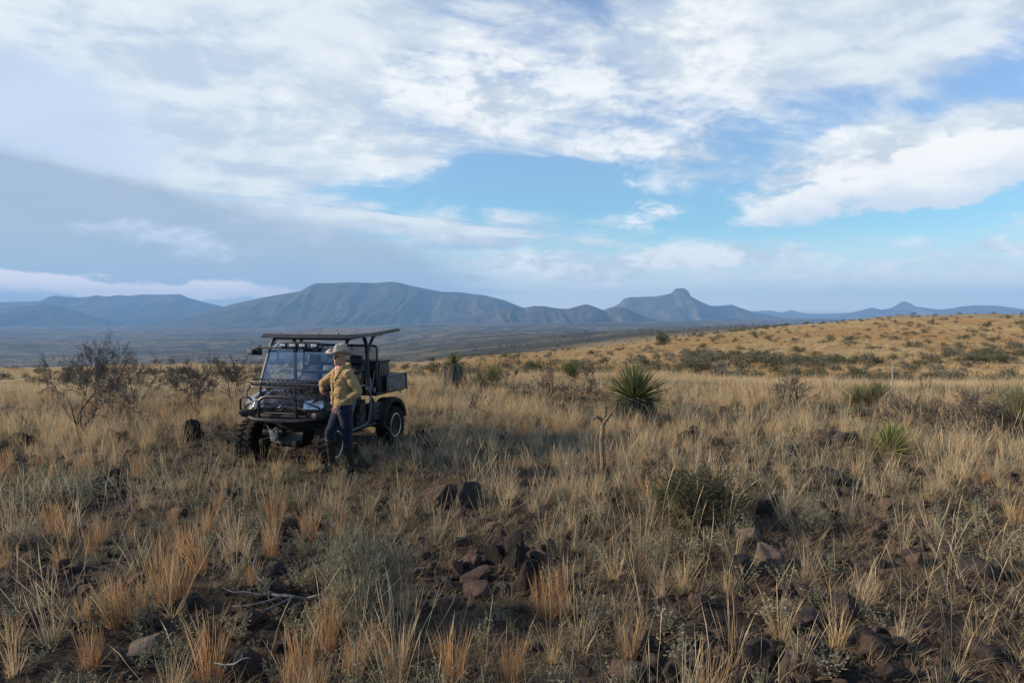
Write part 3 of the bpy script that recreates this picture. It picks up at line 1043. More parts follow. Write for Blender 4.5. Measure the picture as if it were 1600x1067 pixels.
def field(n, ymin, ymax, half=0.86, seed=0, power=1.0):
    """random ground points in the viewed wedge and a margin round it, uniform per square metre"""
    rng = np.random.default_rng(seed)
    side = 2.6 if ymin < 10 else 0.0
    n = int(n * (1.18 if side else 1.0))
    y = np.sqrt(rng.uniform(ymin ** 2, ymax ** 2, n))
    x = (y * half + side) * rng.uniform(-1, 1, n)
    extra = int(n * 0.04) if ymin < 4 else 0
    x2, y2 = rng.uniform(-5, 5, extra), rng.uniform(-3, ymin, extra)
    x, y = np.concatenate([x, x2]), np.concatenate([y, y2])
    return x, y


def zone_noise(x, y, sc, seed):
    return np.clip(fbm(x / sc, y / sc, 4, seed) * 1.6 + 0.5, 0, 1)


def build_grass():
    rng = np.random.default_rng(77)
    keep_p = lambda x, y: ~(np.hypot(x - PERSON_XY[0], y - PERSON_XY[1]) < 0.17)

    def go(name, kind, nvar, n, ymin, ymax, seed, dens, s0, s1, tintf, half=0.86):
        x, y = field(n, ymin, ymax, half, seed)
        d = dens(x, y)
        k = rng.uniform(size=len(x)) < d
        x, y = x[k], y[k]
        k = (~in_vehicle(x, y, -0.08)) & keep_p(x, y)
        if kind in ('tall', 'stem'):
            k &= np.hypot(x - PERSON_XY[0], y - PERSON_XY[1]) > 0.55
        x, y = x[k], y[k]
        z = ground_z(x, y) - 0.01
        m = len(x)
        ms = [tuft_mesh(kind, seed * 10 + q) for q in range(nvar)]
        # plants in the photograph stand lower close round the vehicle and the man
        sc = s0 + (s1 - s0) * rng.uniform(size=m) ** 1.4
        front = in_vehicle(x - 0.3 * _vf[0], y - 0.3 * _vf[1], 0.9)
        sc = np.where(front, sc * 0.72, sc)
        sc = sc * (np.clip(1.12 - (y - 8) * 0.022, .76, 1.0) if kind != 'hill' else 1.0)
        scatter(name, ms, np.column_stack([x, y, z]), sc, rng.uniform(0, 6.28, m), rng.integers(0, nvar, m), tintf(x, y), rng.normal(0, .13, (m, 2)))

    farw = lambda x, y: np.clip((y - 7.5) / 6.0, 0, 1)
    # the pale tan sward of the back half, thinning out towards the viewer
    go('dry_grass', 'tan', 12, 24000, 2.2, 33, 3,
       lambda x, y: np.clip(density(x, y) * (0.10 + 0.90 * farw(x, y)) * np.clip((zone_noise(x, y, 1.9, 4) - .18) * 1.7, 0.04, 1.1) * np.clip(1.15 - 0.35 * np.clip(-(x + 2) / 8, 0, 1), 0, 1), 0, 1), .40, 1.12,
       lambda x, y: np.clip(1.0 - farw(x, y) * 0.8 + rng.normal(0, .25, len(x)), 0, 1))
    go('dry_grass', 'stem', 10, 9000, 2.4, 24, 6,
       lambda x, y: np.clip((zone_noise(x, y, 1.8, 94) - .1) * .9, 0, 1) * (.2 + .8 * density(x, y)), .5, 1.15,
       lambda x, y: np.clip(rng.normal(.5, .35, len(x)), 0, 1))
    go('dry_grass', 'tall', 9, 4600, 3.0, 30, 5,
       lambda x, y: np.clip(density(x, y) * (0.20 + 0.8 * zone_noise(x, y, 3.4, 14)) * (0.3 + 0.7 * farw(x, y)), 0, 1), .5, 1.0,
       lambda x, y: np.clip(rng.normal(.4, .3, len(x)), 0, 1))
    go('dry_grass', 'orange', 6, 3400, 2.6, 27, 7,
       lambda x, y: np.clip((zone_noise(x, y, 2.2, 24) - 0.45) * 2.0, 0, 1) * np.clip(0.25 + 0.75 * np.clip(-(x - 1.5) / 5, 0, 1), 0, 1) * density(x, y) * 0.8, .40, .85,
       lambda x, y: np.clip(rng.normal(.5, .3, len(x)), 0, 1))
    go('grass_litter', 'curl', 8, 32000, 2.0, 22, 9,
       lambda x, y: np.clip(0.18 + 0.85 * zone_noise(x, y, 1.3, 34), 0, 1) * (0.45 + 0.55 * density(x, y)), .6, 1.25,
       lambda x, y: np.clip(rng.normal(.3, .35, len(x)), 0, 1))
    go('ground_cover', 'forb', 6, 9500, 2.4, 24, 11,
       lambda x, y: np.clip((zone_noise(x, y, 1.6, 44) - 0.22) * 1.5, 0, 1) * (0.4 + 0.6 * density(x, y)), .5, 1.15,
       lambda x, y: np.clip(rng.normal(.35, .35, len(x)), 0, 1))
    # golden grass of the ridge beyond the dip
    go('hill_grass', 'hill', 6, 72000, 30, 235, 13,
       lambda x, y: np.clip(1.25 - np.hypot(x, y) / 330, 0.2, 1) * (0.25 + 0.75 * zone_noise(x, y, 9, 54)) * np.clip(0.25 + (x / y + 0.25) * 2.2, 0.10, 1) * np.where(x / y < -0.1, np.clip((125 - y) / 40, 0, 1), 1), .8, 1.7,
       lambda x, y: np.clip((zone_noise(x, y, 14, 64) - 0.38) * 2.4 + rng.normal(0, .15, len(x)), 0, 1), half=0.84)


build_grass()


# ------------------------------------------------------------------ rocks
def rock_mesh(seed, flat=0.6, npts=22):
    rng = np.random.default_rng(seed)
    bm = bmesh.new()
    P = rng.normal(size=(npts, 3))
    P /= np.linalg.norm(P, axis=1)[:, None]
    P = np.sign(P) * np.abs(P) ** 0.8
    P *= rng.uniform(.72, 1.08, (npts, 1))
    sk = rng.uniform(-.25, .25, 2)
    for p in P:
        bm.verts.new((p[0] * .5 + sk[0] * p[2] * .5, p[1] * .5 + sk[1] * p[2] * .5, p[2] * .5 * flat))
    r = bmesh.ops.convex_hull(bm, input=bm.verts)
    bmesh.ops.delete(bm, geom=[g for g in r['geom_interior'] if isinstance(g, bmesh.types.BMVert)], context='VERTS')
    bmesh.ops.dissolve_limit(bm, angle_limit=R(16), verts=bm.verts, edges=bm.edges)
    bmesh.ops.bevel(bm, geom=bm.edges[:], offset=0.022, segments=1, affect='EDGES', profile=0.5)
    bmesh.ops.triangulate(bm, faces=bm.faces)
    long_e = [e for e in bm.edges if e.calc_length() > .13]
    bmesh.ops.subdivide_edges(bm, edges=long_e, cuts=1)
    bmesh.ops.triangulate(bm, faces=bm.faces)
    co = np.array([v.co for v in bm.verts])
    d = fbm(co[:, 0] * 4 + seed + co[:, 2] * 3, co[:, 1] * 4 - co[:, 2] * 3, 3, seed) * .13
    bm.normal_update()
    for v, q in zip(bm.verts, d):
        v.co += v.normal * float(q)
    me = bpy.data.meshes.new('rock')
    bm.to_mesh(me)
    bm.free()
    me.polygons.foreach_set('use_smooth', [True] * len(me.polygons))
    me.set_sharp_from_angle(angle=R(28))
    return me


ROCKM = {}
for cname, mt in (('b', M_ROCK), ('r', M_ROCKRED), ('p', M_ROCKPALE), ('k', M_ROCKBLACK)):
    ROCKM[cname] = []
    for s in range(9 if cname in 'br' else 4):
        me = rock_mesh(s * 7 + ord(cname), 0.55 + 0.2 * (s % 3))
        me.materials.append(mt)
        ROCKM[cname].append(me)
# (column, row, width px, height px, colour, tilt, label)
ROCKS = [
    (1175, 851, 48, 28, 'p', 6, 'tan brown rounded rock below the dark green bush'),
    (1142, 844, 36, 22, 'r', -8, 'reddish rock left of the tan rounded rock under the bush'),
    (1112, 846, 30, 20, 'r', 12, 'small reddish rock at the left end of the row under the bush'),
    (1200, 812, 54, 42, 'b', 10, 'dark fractured block beside the right flank of the dark green bush'),
    (1286, 816, 34, 32, 'b', -15, 'bluish dark rock right of the grey wispy forb'),
    (1305, 760, 66, 28, 'b', 4, 'layered dark slab behind the grey wispy forb'),
    (1204, 890, 48, 34, 'p', 22, 'pale pinkish pointed rock in the rubble under the green bush'),
    (1162, 904, 44, 38, 'b', -12, 'dark rock just left of the pale pointed rock'),
    (1274, 1040, 66, 44, 'b', 8, 'large dark angular block near the bottom edge'),
    (1284, 1066, 88, 34, 'r', 3, 'broad pinkish rounded rock cut by the bottom edge'),
    (1236, 1054, 32, 34, 'p', 25, 'light grey upright stone beside the large dark angular block'),
    (1311, 1050, 27, 22, 'r', 0, 'small brown stone right of the large dark angular block'),
    (1392, 1064, 38, 26, 'r', 5, 'squat brown stone on the bottom edge right of centre'),
    (1436, 1062, 22, 20, 'p', 0, 'little tan stone on the bottom edge beside the squat brown one'),
    (1586, 1062, 30, 24, 'r', 8, 'brown stone in the bottom right corner'),
    (1190, 1048, 54, 48, 'b', 14, 'dark cube shaped block behind the light grey upright stone'),
    (1113, 1016, 34, 22, 'r', 10, 'reddish stone behind the pale tuft at the bottom'),
    (1061, 1066, 62, 28, 'b', 6, 'dark flat stone cut by the bottom edge under the pale tuft'),
    (1373, 1032, 52, 32, 'b', 0, 'dark blocky rock between two tan tufts near the bottom'),
    (1546, 1040, 48, 32, 'b', -10, 'dark rock near the lower right corner with a ridged top'),
    (1523, 1022, 42, 24, 'r', 5, 'flat reddish rock behind the ridged dark rock, lower right'),
    (1498, 880, 48, 24, 'b', 4, 'flat dark rock in the rubble at the right'),
    (1538, 908, 62, 30, 'b', -6, 'wide dark rock in front of the flat dark one at the right'),
    (1432, 880, 28, 24, 'b', 15, 'dark pointed stone left of the flat dark rock'),
    (1374, 834, 32, 20, 'r', 5, 'rusty red stone at the foot of the leaning grey grass'),
    (1330, 966, 44, 42, 'b', -8, 'tall dark rock behind the tan tuft at lower right'),
    (1258, 986, 84, 24, 'r', 2, 'long dark red slab lying behind a tan tuft'),
    (1260, 938, 32, 22, 'b', 0, 'dark stone behind the long red slab'),
    (1005, 1028, 56, 36, 'r', -22, 'wedge shaped brown rock in the heap at the bottom'),
    (1028, 1054, 48, 32, 'b', 10, 'dark stone in front of the wedge shaped brown rock'),
    (986, 1066, 64, 26, 'r', 2, 'broad brown rock lying on the bottom edge under the wedge'),
    (1092, 1050, 38, 28, 'b', 0, 'dark stone in the heap left of the pale tuft base'),
    (1118, 1043, 20, 20, 'p', 30, 'small tan stone against the pale tuft base'),
    (1072, 1036, 30, 26, 'b', 25, 'pointed dark stone standing in the heap at the bottom'),
    (729, 792, 50, 42, 'b', 8, 'big dark boulder in the middle behind the green herb'),
    (688, 790, 54, 34, 'r', -8, 'brown boulder leaning on the big dark one in the middle'),
    (797, 890, 48, 66, 'k', 18, 'tall jagged dark outcrop stone at the centre'),
    (776, 886, 34, 44, 'k', -15, 'narrow jagged stone on the left of the tall outcrop'),
    (826, 930, 46, 56, 'k', 10, 'black rock under the big fan of orange grass'),
    (855, 872, 36, 30, 'b', -10, 'dark pointed rock above the big fan of orange grass'),
    (742, 914, 56, 20, 'r', -14, 'pinkish tilted slab, upper of two, left of the black rock'),
    (744, 938, 52, 26, 'r', -12, 'pinkish tilted slab, lower of two, left of the black rock'),
    (736, 888, 32, 22, 'r', 6, 'reddish stone above the two pinkish slabs'),
    (711, 896, 26, 20, 'r', 0, 'rusty stone at the left of the reddish one above the slabs'),
    (699, 928, 34, 20, 'b', 5, 'dark flat stone left of the pinkish slabs'),
    (897, 848, 36, 20, 'r', 4, 'reddish flat stone between the orange fan and a tan tuft'),
    (397, 980, 46, 26, 'r', 4, 'brown humped rock under the dead grey branch'),
    (382, 1058, 58, 46, 'b', 12, 'grey boulder at the bottom with a white twig in front'),
    (441, 1026, 46, 26, 'b', 0, 'dark stone right of the grey boulder'),
    (476, 994, 40, 18, 'p', -10, 'flat tan slab among the orange tufts'),
    (376, 930, 26, 20, 'b', 0, 'small dark stone under the fork of the dead branch'),
    (208, 1036, 74, 30, 'p', -32, 'pale tilted slab in the grass at lower left'),
    (186, 1038, 40, 30, 'p', -20, 'pale stone under the left end of the tilted slab'),
    (133, 934, 32, 22, 'r', 0, 'brown stone at the left above the tilted slab'),
    (291, 958, 38, 24, 'b', 8, 'dark brown stone left of the dead grey branch'),
    (305, 976, 30, 18, 'r', -12, 'orange tan stone in front of the dark brown one by the branch'),
    (106, 896, 34, 18, 'r', 0, 'flat dark red stone at the left'),
    (168, 754, 30, 24, 'b', 14, 'dark rock with a pale edge below the bare thorn tree'),
    (143, 768, 46, 22, 'b', -4, 'dark layered rock in front of the bare thorn tree'),
    (351, 790, 30, 26, 'b', 10, 'dark stone in front of the vehicle, left of two'),
    (379, 790, 34, 30, 'b', -12, 'dark stone in front of the vehicle, right of two'),
    (452, 828, 34, 20, 'r', 0, 'reddish stone between two orange tufts before the vehicle'),
    (300, 692, 32, 38, 'k', 4, 'black upright rock in the grass left of the vehicle'),
    (1076, 696, 38, 34, 'k', 0, 'black rounded rock in the tan grass right of the large yucca'),
    (18, 672, 40, 26, 'k', 0, 'black rock at the left edge, upper of two'),
    (26, 702, 40, 30, 'k', 10, 'black rock at the left edge, lower of two'),
    (1330, 694, 50, 20, 'b', 0, 'dark low rock left of the bright green yucca'),
    (1290, 690, 34, 20, 'r', 0, 'brown low rock farther left of the bright green yucca'),
    (655, 690, 34, 18, 'k', 0, 'black low rock right of the rear wheel'),
    (745, 706, 40, 16, 'k', 0, 'black low rock in the grass right of the vehicle'),
    (1240, 715, 34, 18, 'b', 0, 'dark low rock above the dark green bush'),
]


def put_rock(px, row, w, h, col, tilt, label, k, group=None):
    X, Y, Z = at(px, row)
    me = ROCKM[col][k % len(ROCKM[col])]
    o = link(bpy.data.objects.new('rock', me))
    ww = w / FPX * Y * 1.06
    hh = h / FPX * Y * 1.1
    dm = me.vertices
    zs = [v.co.z for v in dm]
    sz = hh / (max(zs) - min(zs)) * 1.25
    o.scale = (ww, ww * (0.75 + 0.12 * (k % 4)), sz)
    o.location = (X, Y + ww * .3, Z + hh * .22)
    rs = random.Random(k)
    o.rotation_euler = (R(rs.uniform(-10, 10)), R(tilt), R(rs.uniform(-25, 25)))
    setp(o, label, 'rock', group)
    return o


for k, r_ in enumerate(ROCKS):
    put_rock(*r_, k)


def in_poly_rows(n, px0, px1, row0, row1, seed):
    rng = np.random.default_rng(seed)
    return [(rng.uniform(px0, px1), rng.uniform(row0, row1)) for _ in range(n)]


LAND = [(1175, 851, 'tan rounded rock'), (1142, 844, 'reddish rock under the green bush'), (1200, 812, 'fractured block by the green bush'), (1305, 760, 'layered dark slab'), (1204, 890, 'pale pointed rock'),
        (1274, 1040, 'large angular block'), (1284, 1066, 'broad pinkish rock at the bottom'), (1392, 1064, 'squat brown stone'), (1586, 1062, 'bottom right corner stone'), (1190, 1048, 'dark cube shaped block'),
        (1061, 1066, 'flat stone under the pale tuft'), (1373, 1032, 'blocky rock between tan tufts'), (1546, 1040, 'ridged rock at lower right'), (1498, 880, 'flat dark rock at the right'), (1538, 908, 'wide dark rock at the right'),
        (1374, 834, 'rusty red stone'), (1330, 966, 'tall rock behind a tan tuft'), (1258, 986, 'long red slab'), (1005, 1028, 'wedge shaped brown rock'), (1113, 1016, 'stone behind the pale tuft'), (1491, 1068, 'tall straw tuft at the bottom'),
        (1218, 1004, 'spreading tan tuft'), (1411, 866, 'leaning grey straw tuft'), (729, 792, 'big dark boulder'), (797, 890, 'jagged dark outcrop'), (826, 930, 'black rock under the orange fan'), (855, 872, 'dark pointed rock'),
        (743, 926, 'pinkish tilted slabs'), (897, 848, 'reddish flat stone by the orange fan'), (397, 980, 'humped rock under the branch'), (382, 1058, 'grey boulder at the bottom'), (476, 994, 'flat tan slab'), (424, 940, 'dead grey branch'),
        (208, 1036, 'pale tilted slab'), (133, 934, 'brown stone at the left'), (106, 896, 'flat dark red stone'), (168, 754, 'pale edged rock'), (60, 800, 'low grey green bush at the left'), (20, 1010, 'tan tuft at the left edge'),
        (250, 925, 'pair of orange tufts'), (565, 985, 'grey green wispy bush'), (682, 842, 'pale green herb'), (961, 908, 'tan tuft beside the orange fan'), (1068, 926, 'tan tuft before the reddish row'), (1000, 1000, 'short pale tuft'),
        (924, 790, 'upright tan tuft'), (758, 834, 'tall thin tuft'), (1095, 826, 'dark green bush'), (1262, 832, 'grey wispy forb'), (452, 828, 'reddish stone before the vehicle')]
USED = {}


def beside(px, row, what, lands, vert=1.0):
    """what + where it lies by the nearest findable thing; tells near duplicates apart by a second landmark"""
    best = sorted(lands, key=lambda q: (q[0] - px) ** 2 + ((q[1] - row) * vert) ** 2)
    for q in best[:16]:
        dx_, dy_ = px - q[0], (row - q[1]) * vert
        far_ = 'just ' if math.hypot(dx_, dy_) < 45 else ('' if math.hypot(dx_, dy_) < 95 else 'well ')
        if abs(dx_) > abs(dy_) * 2.2:
            rel = 'left of' if dx_ < 0 else 'right of'
        elif abs(dy_) > abs(dx_) * 2.2:
            rel = 'behind' if dy_ < 0 else 'in front of'
        else:
            rel = ('behind and ' if dy_ < 0 else 'in front and ') + ('left of' if dx_ < 0 else 'right of')
        lab = what + ' ' + far_ + rel + ' the ' + q[2]
        if lab not in USED and len(lab.split()) <= 16:
            USED[lab] = 1
            return lab
    return ' '.join(lab.split()[:16])


ZONES = [
    (44, 960, 1600, 985, 1075, 18, 46, 'rocks along the bottom right edge'),
    (52, 1130, 1600, 780, 960, 12, 34, 'rocks right of the green bush'),
    (34, 640, 900, 830, 960, 12, 30, 'rocks round the centre outcrop'),
    (26, 290, 520, 920, 1070, 14, 36, 'rocks under the dead branch'),
    (28, 0, 300, 740, 960, 12, 30, 'rocks below the thorn tree'),
    (20, 560, 960, 760, 830, 10, 24, 'rocks in the middle'),
    (18, 900, 1120, 800, 980, 12, 26, 'rocks left of the reddish row'),
]
for zi, (n, p0, p1, r0, r1, s0, s1, grp) in enumerate(ZONES):
    rs = random.Random(zi + 3)
    for q, (px, row) in enumerate(in_poly_rows(n, p0, p1, r0, r1, 40 + zi)):
        cc = rs.choice('bbbrrk')
        w = s0 + (s1 - s0) * rs.random() ** 1.8
        hgt = rs.uniform(.4, .75)
        size = 'small' if w < s0 + .33 * (s1 - s0) else 'medium sized'
        shp = ('flat ' if hgt < .52 else ('' if hgt < .64 else 'upright '))
        put_rock(px, row, w, w * hgt, cc, rs.uniform(-18, 18),
                 beside(px, row, size + ' ' + shp + {'b': 'dark basalt rock', 'r': 'reddish brown rock', 'k': 'blackish rock'}[cc], LAND, 1.6), zi * 50 + q, grp)


def build_gravel():
    rng = np.random.default_rng(8)
    x, y = field(30000, 2.0, 22, .86, 21)
    k = rng.uniform(size=len(x)) < np.clip(1.25 - density(x, y) * 0.75, .2, 1) * (0.4 + 0.6 * zone_noise(x, y, 1.5, 71))
    x, y = x[k], y[k]
    m = len(x)
    ms = ROCKM['b'][:5] + ROCKM['r'][:5]
    scatter('gravel', ms, np.column_stack([x, y, ground_z(x, y) + .004]), .03 + .13 * rng.uniform(size=m) ** 2.5, rng.uniform(0, 6.28, m), rng.integers(0, len(ms), m), rng.uniform(size=m), rng.normal(0, .3, (m, 2)))

    # bigger loose stones, far too many to tell one by one
    x, y = field(8200, 2.2, 24, .86, 23)
    k = rng.uniform(size=len(x)) < np.clip((zone_noise(x, y, 2.1, 73) - .38) * 2.2, 0.08, 1) * np.clip(1.35 - y / 22, .25, 1)
    x, y = x[k], y[k]
    k = ~in_vehicle(x, y, .1)
    x, y = x[k], y[k]
    m = len(x)
    ms = ROCKM['b'][:6] + ROCKM['r'][:3] + ROCKM['k'][:3]
    scatter('loose_stones', ms, np.column_stack([x, y, ground_z(x, y) + .01]), .06 + .19 * rng.uniform(size=m) ** 2.6, rng.uniform(0, 6.28, m), rng.integers(0, len(ms), m), rng.uniform(size=m), rng.normal(0, .25, (m, 2)))


build_gravel()
# ------------------------------------------------------------------ single grass tufts that stand out
TM = {k: [tuft_mesh(k, 900 + 17 * s + len(k)) for s in range(6)] for k in ('orange', 'tan', 'tall')}
# (column, row of the foot, height px, kind, label)
TUFTS = [
    (430, 826, 84, 'orange', 'tall orange tuft just below the man and the front bumper'),
    (484, 848, 68, 'orange', 'orange tuft right of the tall one below the man'),
    (528, 850, 72, 'orange', 'orange tuft above the grey green bush'),
    (250, 925, 110, 'orange', 'orange tuft left of the dead branch, rear of a pair'),
    (285, 938, 92, 'orange', 'pale orange tuft left of the dead branch, front of a pair'),
    (186, 966, 84, 'orange', 'orange tuft above the pale tilted slab'),
    (213, 978, 88, 'orange', 'rust tuft directly behind the pale tilted slab'),
    (143, 1044, 86, 'orange', 'orange tuft left of the pale tilted slab'),
    (329, 1062, 128, 'orange', 'big orange tuft at the bottom, left of the grey boulder'),
    (472, 1066, 118, 'orange', 'big orange tuft at the bottom, right of the grey boulder'),
    (508, 1018, 110, 'orange', 'orange tuft behind the big one right of the grey boulder'),
    (553, 1062, 95, 'orange', 'orange tuft on the bottom edge under the grey green bush'),
    (588, 1034, 84, 'orange', 'orange tuft at the right foot of the grey green bush'),
    (618, 1068, 100, 'orange', 'narrow orange tuft on the bottom edge right of the bush'),
    (709, 1068, 118, 'orange', 'broad orange tuft on the bottom edge at the centre'),
    (800, 1068, 100, 'orange', 'orange tuft on the bottom edge left of a tall pale one'),
    (872, 968, 112, 'orange', 'big fan of orange grass beside the black rock'),
    (845, 962, 80, 'orange', 'smaller orange spray on the left side of the big fan'),
    (105, 850, 66, 'tan', 'tan tuft alone at the left, below the dark rocks'),
    (20, 1010, 80, 'tan', 'tan tuft at the left edge near the bottom'),
    (340, 800, 40, 'orange', 'short orange tuft left of the two dark stones'),
    (961, 908, 82, 'tan', 'tan tuft right of the big orange fan'),
    (908, 1018, 165, 'tall', 'tall pale tuft in front of the big orange fan'),
    (758, 834, 100, 'tall', 'tall thin tuft right of the big dark boulder'),
    (852, 852, 64, 'tan', 'tan tuft above the dark pointed rock'),
    (924, 790, 66, 'tan', 'upright tan tuft in the middle distance'),
    (892, 828, 56, 'tan', 'tan tuft left of the upright one in the middle distance'),
    (863, 1034, 78, 'tan', 'yellowish tuft at the bottom below the orange fan'),
    (1145, 1044, 126, 'tall', 'pale upright tuft growing from the heap at the bottom'),
    (1218, 1004, 100, 'tan', 'spreading tan tuft before the long red slab'),
    (1306, 1010, 104, 'tan', 'narrow tan tuft left of the tall dark rock'),
    (1491, 1068, 158, 'tall', 'tall straw tuft on the bottom edge at the right'),
    (1579, 810, 64, 'tan', 'bright straw tuft near the right edge'),
    (1474, 746, 86, 'tall', 'leaning straw tuft below the bright green yucca'),
    (1453, 786, 54, 'tan', 'small straw tuft below the leaning one'),
    (1411, 866, 96, 'tall', 'leaning grey straw tuft by the rusty red stone'),
    (1068, 926, 84, 'tan', 'tan tuft in front of the reddish row of rocks'),
    (1138, 928, 64, 'tan', 'matted tan tuft left of the dark rock in the rubble'),
    (1523, 1012, 74, 'tan', 'straw tuft behind the flat reddish rock, lower right'),
    (1365, 944, 64, 'tan', 'thin tan tuft in the rubble at the right'),
    (1000, 1000, 60, 'tan', 'short pale tuft behind the wedge shaped rock'),
]
for k, (px, row, h, kind, lab) in enumerate(TUFTS):
    X, Y, Z = at(px, row)
    me = TM[kind][k % 6]
    o = link(bpy.data.objects.new('grass_tuft', me))
    hm = {'orange': .56, 'tan': .50, 'tall': .80}[kind]
    s = h / FPX * Y / hm
    o.scale = (s, s, s)
    o.location = (X, Y, Z - .01)
    o.rotation_euler = (0, 0, k * 2.4)
    setp(o, lab, 'grass tuft', 'orange bluestem tufts' if kind == 'orange' else 'straw coloured tufts')


# ------------------------------------------------------------------ bare thorn shrubs
def branch_system(mbT, mbW, mbL, p, d, L, r, depth, rng, gravity=0.0, tw=1.0, spread=.75, nleaf=0):
    """a limb that wanders, thins and forks; thick wood into mbT, twigs into mbW"""
    n = 4 if depth > 1 else 3
    pts, rad = [Vector(p)], [r]
    d = Vector(d).normalized()
    for k in range(n):
        d = (d + Vector(rng.normal(0, .22 * tw, 3)) + Vector((0, 0, gravity))).normalized()
        pts.append(pts[-1] + d * (L / n))
        rad.append(max(.0026, r * (1 - .30 * (k + 1) / n)))
    mb = mbT if r > 0.009 else mbW
    mb.tube(pts, rad, 6 if r > .015 else (4 if r > .006 else 3), False)
    if depth <= 0:
        for _ in range(2):
            i = int(rng.integers(1, len(pts)))
            q = pts[i] + (d + Vector(rng.normal(0, .7, 3))).normalized() * L * .5
            mbW.tube([pts[i], q], [.0028, .0018], 3, False)
        if nleaf and mbL is not None:
            for _ in range(nleaf):
                leaf_quad(mbL, pts[rng.integers(1, len(pts))], rng, .014, .034)
        return
    kids = 2 + int(rng.uniform() < .55) + (1 if depth <= 2 else 0)
    for c in range(kids):
        i = n if c == 0 else int(rng.integers(max(1, n - 2), n + 1))
        ax = d.orthogonal().normalized()
        ax = Matrix.Rotation(rng.uniform(0, 6.28), 3, d) @ ax
        nd = (d + ax * rng.uniform(.35, 1.0) * spread * 1.2).normalized()
        branch_system(mbT, mbW, mbL, pts[i], nd, L * rng.uniform(.55, .85), max(.0026, rad[i] * rng.uniform(.58, .80)), depth - 1, rng, gravity, tw, spread, nleaf)


def thorn_shrub(name, label, cat, px, row, hpx, seed, stems, depth=4, r0=.030, leaf=0, matleaf=None, spread=.75, wide=1.0, group=None, trunkmat=None, wid=1.0):
    X, Y, Z = at(px, row)
    H = hpx / FPX * Y
    rng = np.random.default_rng(seed)
    t, w, l = MB(), MB(), MB()
    for k in range(stems):
        a = 6.28 * k / stems + rng.uniform(-.4, .4)
        ln = rng.uniform(.15, .75) * wide
        d = (math.sin(ln) * math.cos(a), math.sin(ln) * math.sin(a) * .8, math.cos(ln))
        branch_system(t, w, l, (rng.normal(0, .05), rng.normal(0, .05), -.05), d, H * rng.uniform(.34, .50), r0 * rng.uniform(.6, 1.1), depth, rng, .05, 1.0, spread, leaf)
    # settle the height to the one seen
    zs = sorted(v[2] for v in (w.v or t.v))
    top = zs[int(len(zs) * .975)]
    s = H / max(top, .1)
    root = empty(name, (X, Y, Z))
    for mb in (t, w, l):
        mb.v = [(x * s * wid, y * s * wid, z * s) for (x, y, z) in mb.v]
    if t.v:
        t.build('trunk', trunkmat or M_BARK, root, smooth=True, fix=False)
    if w.v:
        w.build('twigs', M_TWIG, root, fix=False)
    if l.v:
        l.build('leaves', matleaf or M_BUSH, root, attrs=True)
    setp(root, label, cat, group)
    return root


thorn_shrub('thorn_tree', 'bare forked thorn tree with dark trunks at the left', 'tree', 126, 690, 148, 8, 5, 6, .026, 0, None, .66, .85, wid=.62)
thorn_shrub('thorn_shrub', 'dense grey thorn shrub behind the grass left of the vehicle', 'shrub', 305, 646, 84, 12, 9, 5, .013, 0, None, .62, .85, wid=.85)
thorn_shrub('thorn_shrub', 'open thorn shrub with dark stems just left of the vehicle', 'shrub', 364, 630, 68, 15, 5, 5, .014, 0, None, .75, 1.0)
thorn_shrub('thorn_shrub', 'faint grey thorn shrub between the bare tree and the dense shrub', 'shrub', 212, 640, 74, 18, 6, 4, .012, 1, M_BUSHGREY, .8, 1.1, wid=.8)
thorn_shrub('thorn_shrub', 'low grey thorn shrub close behind the bare tree', 'shrub', 172, 652, 90, 21, 6, 4, .012, 1, M_BUSHGREY, .8, 1.2, wid=.8)
thorn_shrub('thorn_shrub', 'reddish bare shrub with thin twigs behind the tan grass', 'shrub', 792, 604, 54, 24, 3, 4, .014, 0, None, .6, .8)
thorn_shrub('dead_shrub', 'dark leaning dead shrub right of the second yucca', 'shrub', 922, 596, 38, 27, 3, 3, .030, 0, None, .5, 1.3)
thorn_shrub('dead_stub', 'dark forked dead stub between two yuccas', 'shrub', 805, 592, 18, 30, 2, 1, .05, 0, None, .5, 1.2)
thorn_shrub('thorn_shrub', 'grey purple brush left of the dark dead shrub', 'shrub', 852, 624, 44, 33, 10, 3, .014, 2, M_BUSHGREY, .9, 1.8)
thorn_shrub('thorn_shrub', 'low tangled brush in front of the second yucca', 'shrub', 905, 628, 36, 36, 8, 3, .012, 2, M_BUSHGREY, .9, 1.6)
thorn_shrub('thorn_shrub', 'grey leafless shrub in the tan grass left of the green sotol', 'shrub', 1238, 640, 50, 39, 9, 3, .014, 3, M_BUSHGREY, .7, 1.1)
thorn_shrub('thorn_shrub', 'wide dark tangled shrub beside the sotol at the right edge', 'shrub', 1530, 682, 66, 42, 14, 4, .016, 2, M_BUSHGREY, .9, 2.0)
thorn_shrub('thorn_shrub', 'low tangled shrub left of the wide dark one', 'shrub', 1440, 668, 44, 45, 9, 3, .014, 2, M_BUSHGREY, .9, 1.7)
thorn_shrub('dead_shrub', 'small black bare twig above the tan grass near the right', 'shrub', 1449, 612, 24, 48, 2, 2, .02, 0, None, .6, .6)
thorn_shrub('dead_shrub', 'small forked black twig left of the green sotol', 'shrub', 1300, 622, 32, 51, 2, 2, .02, 0, None, .5, .7)
thorn_shrub('thorn_shrub', 'thin thorn twig leaning over the grass right of the vehicle', 'shrub', 745, 656, 44, 54, 3, 3, .010, 1, M_BUSHGREY, .7, 1.2)


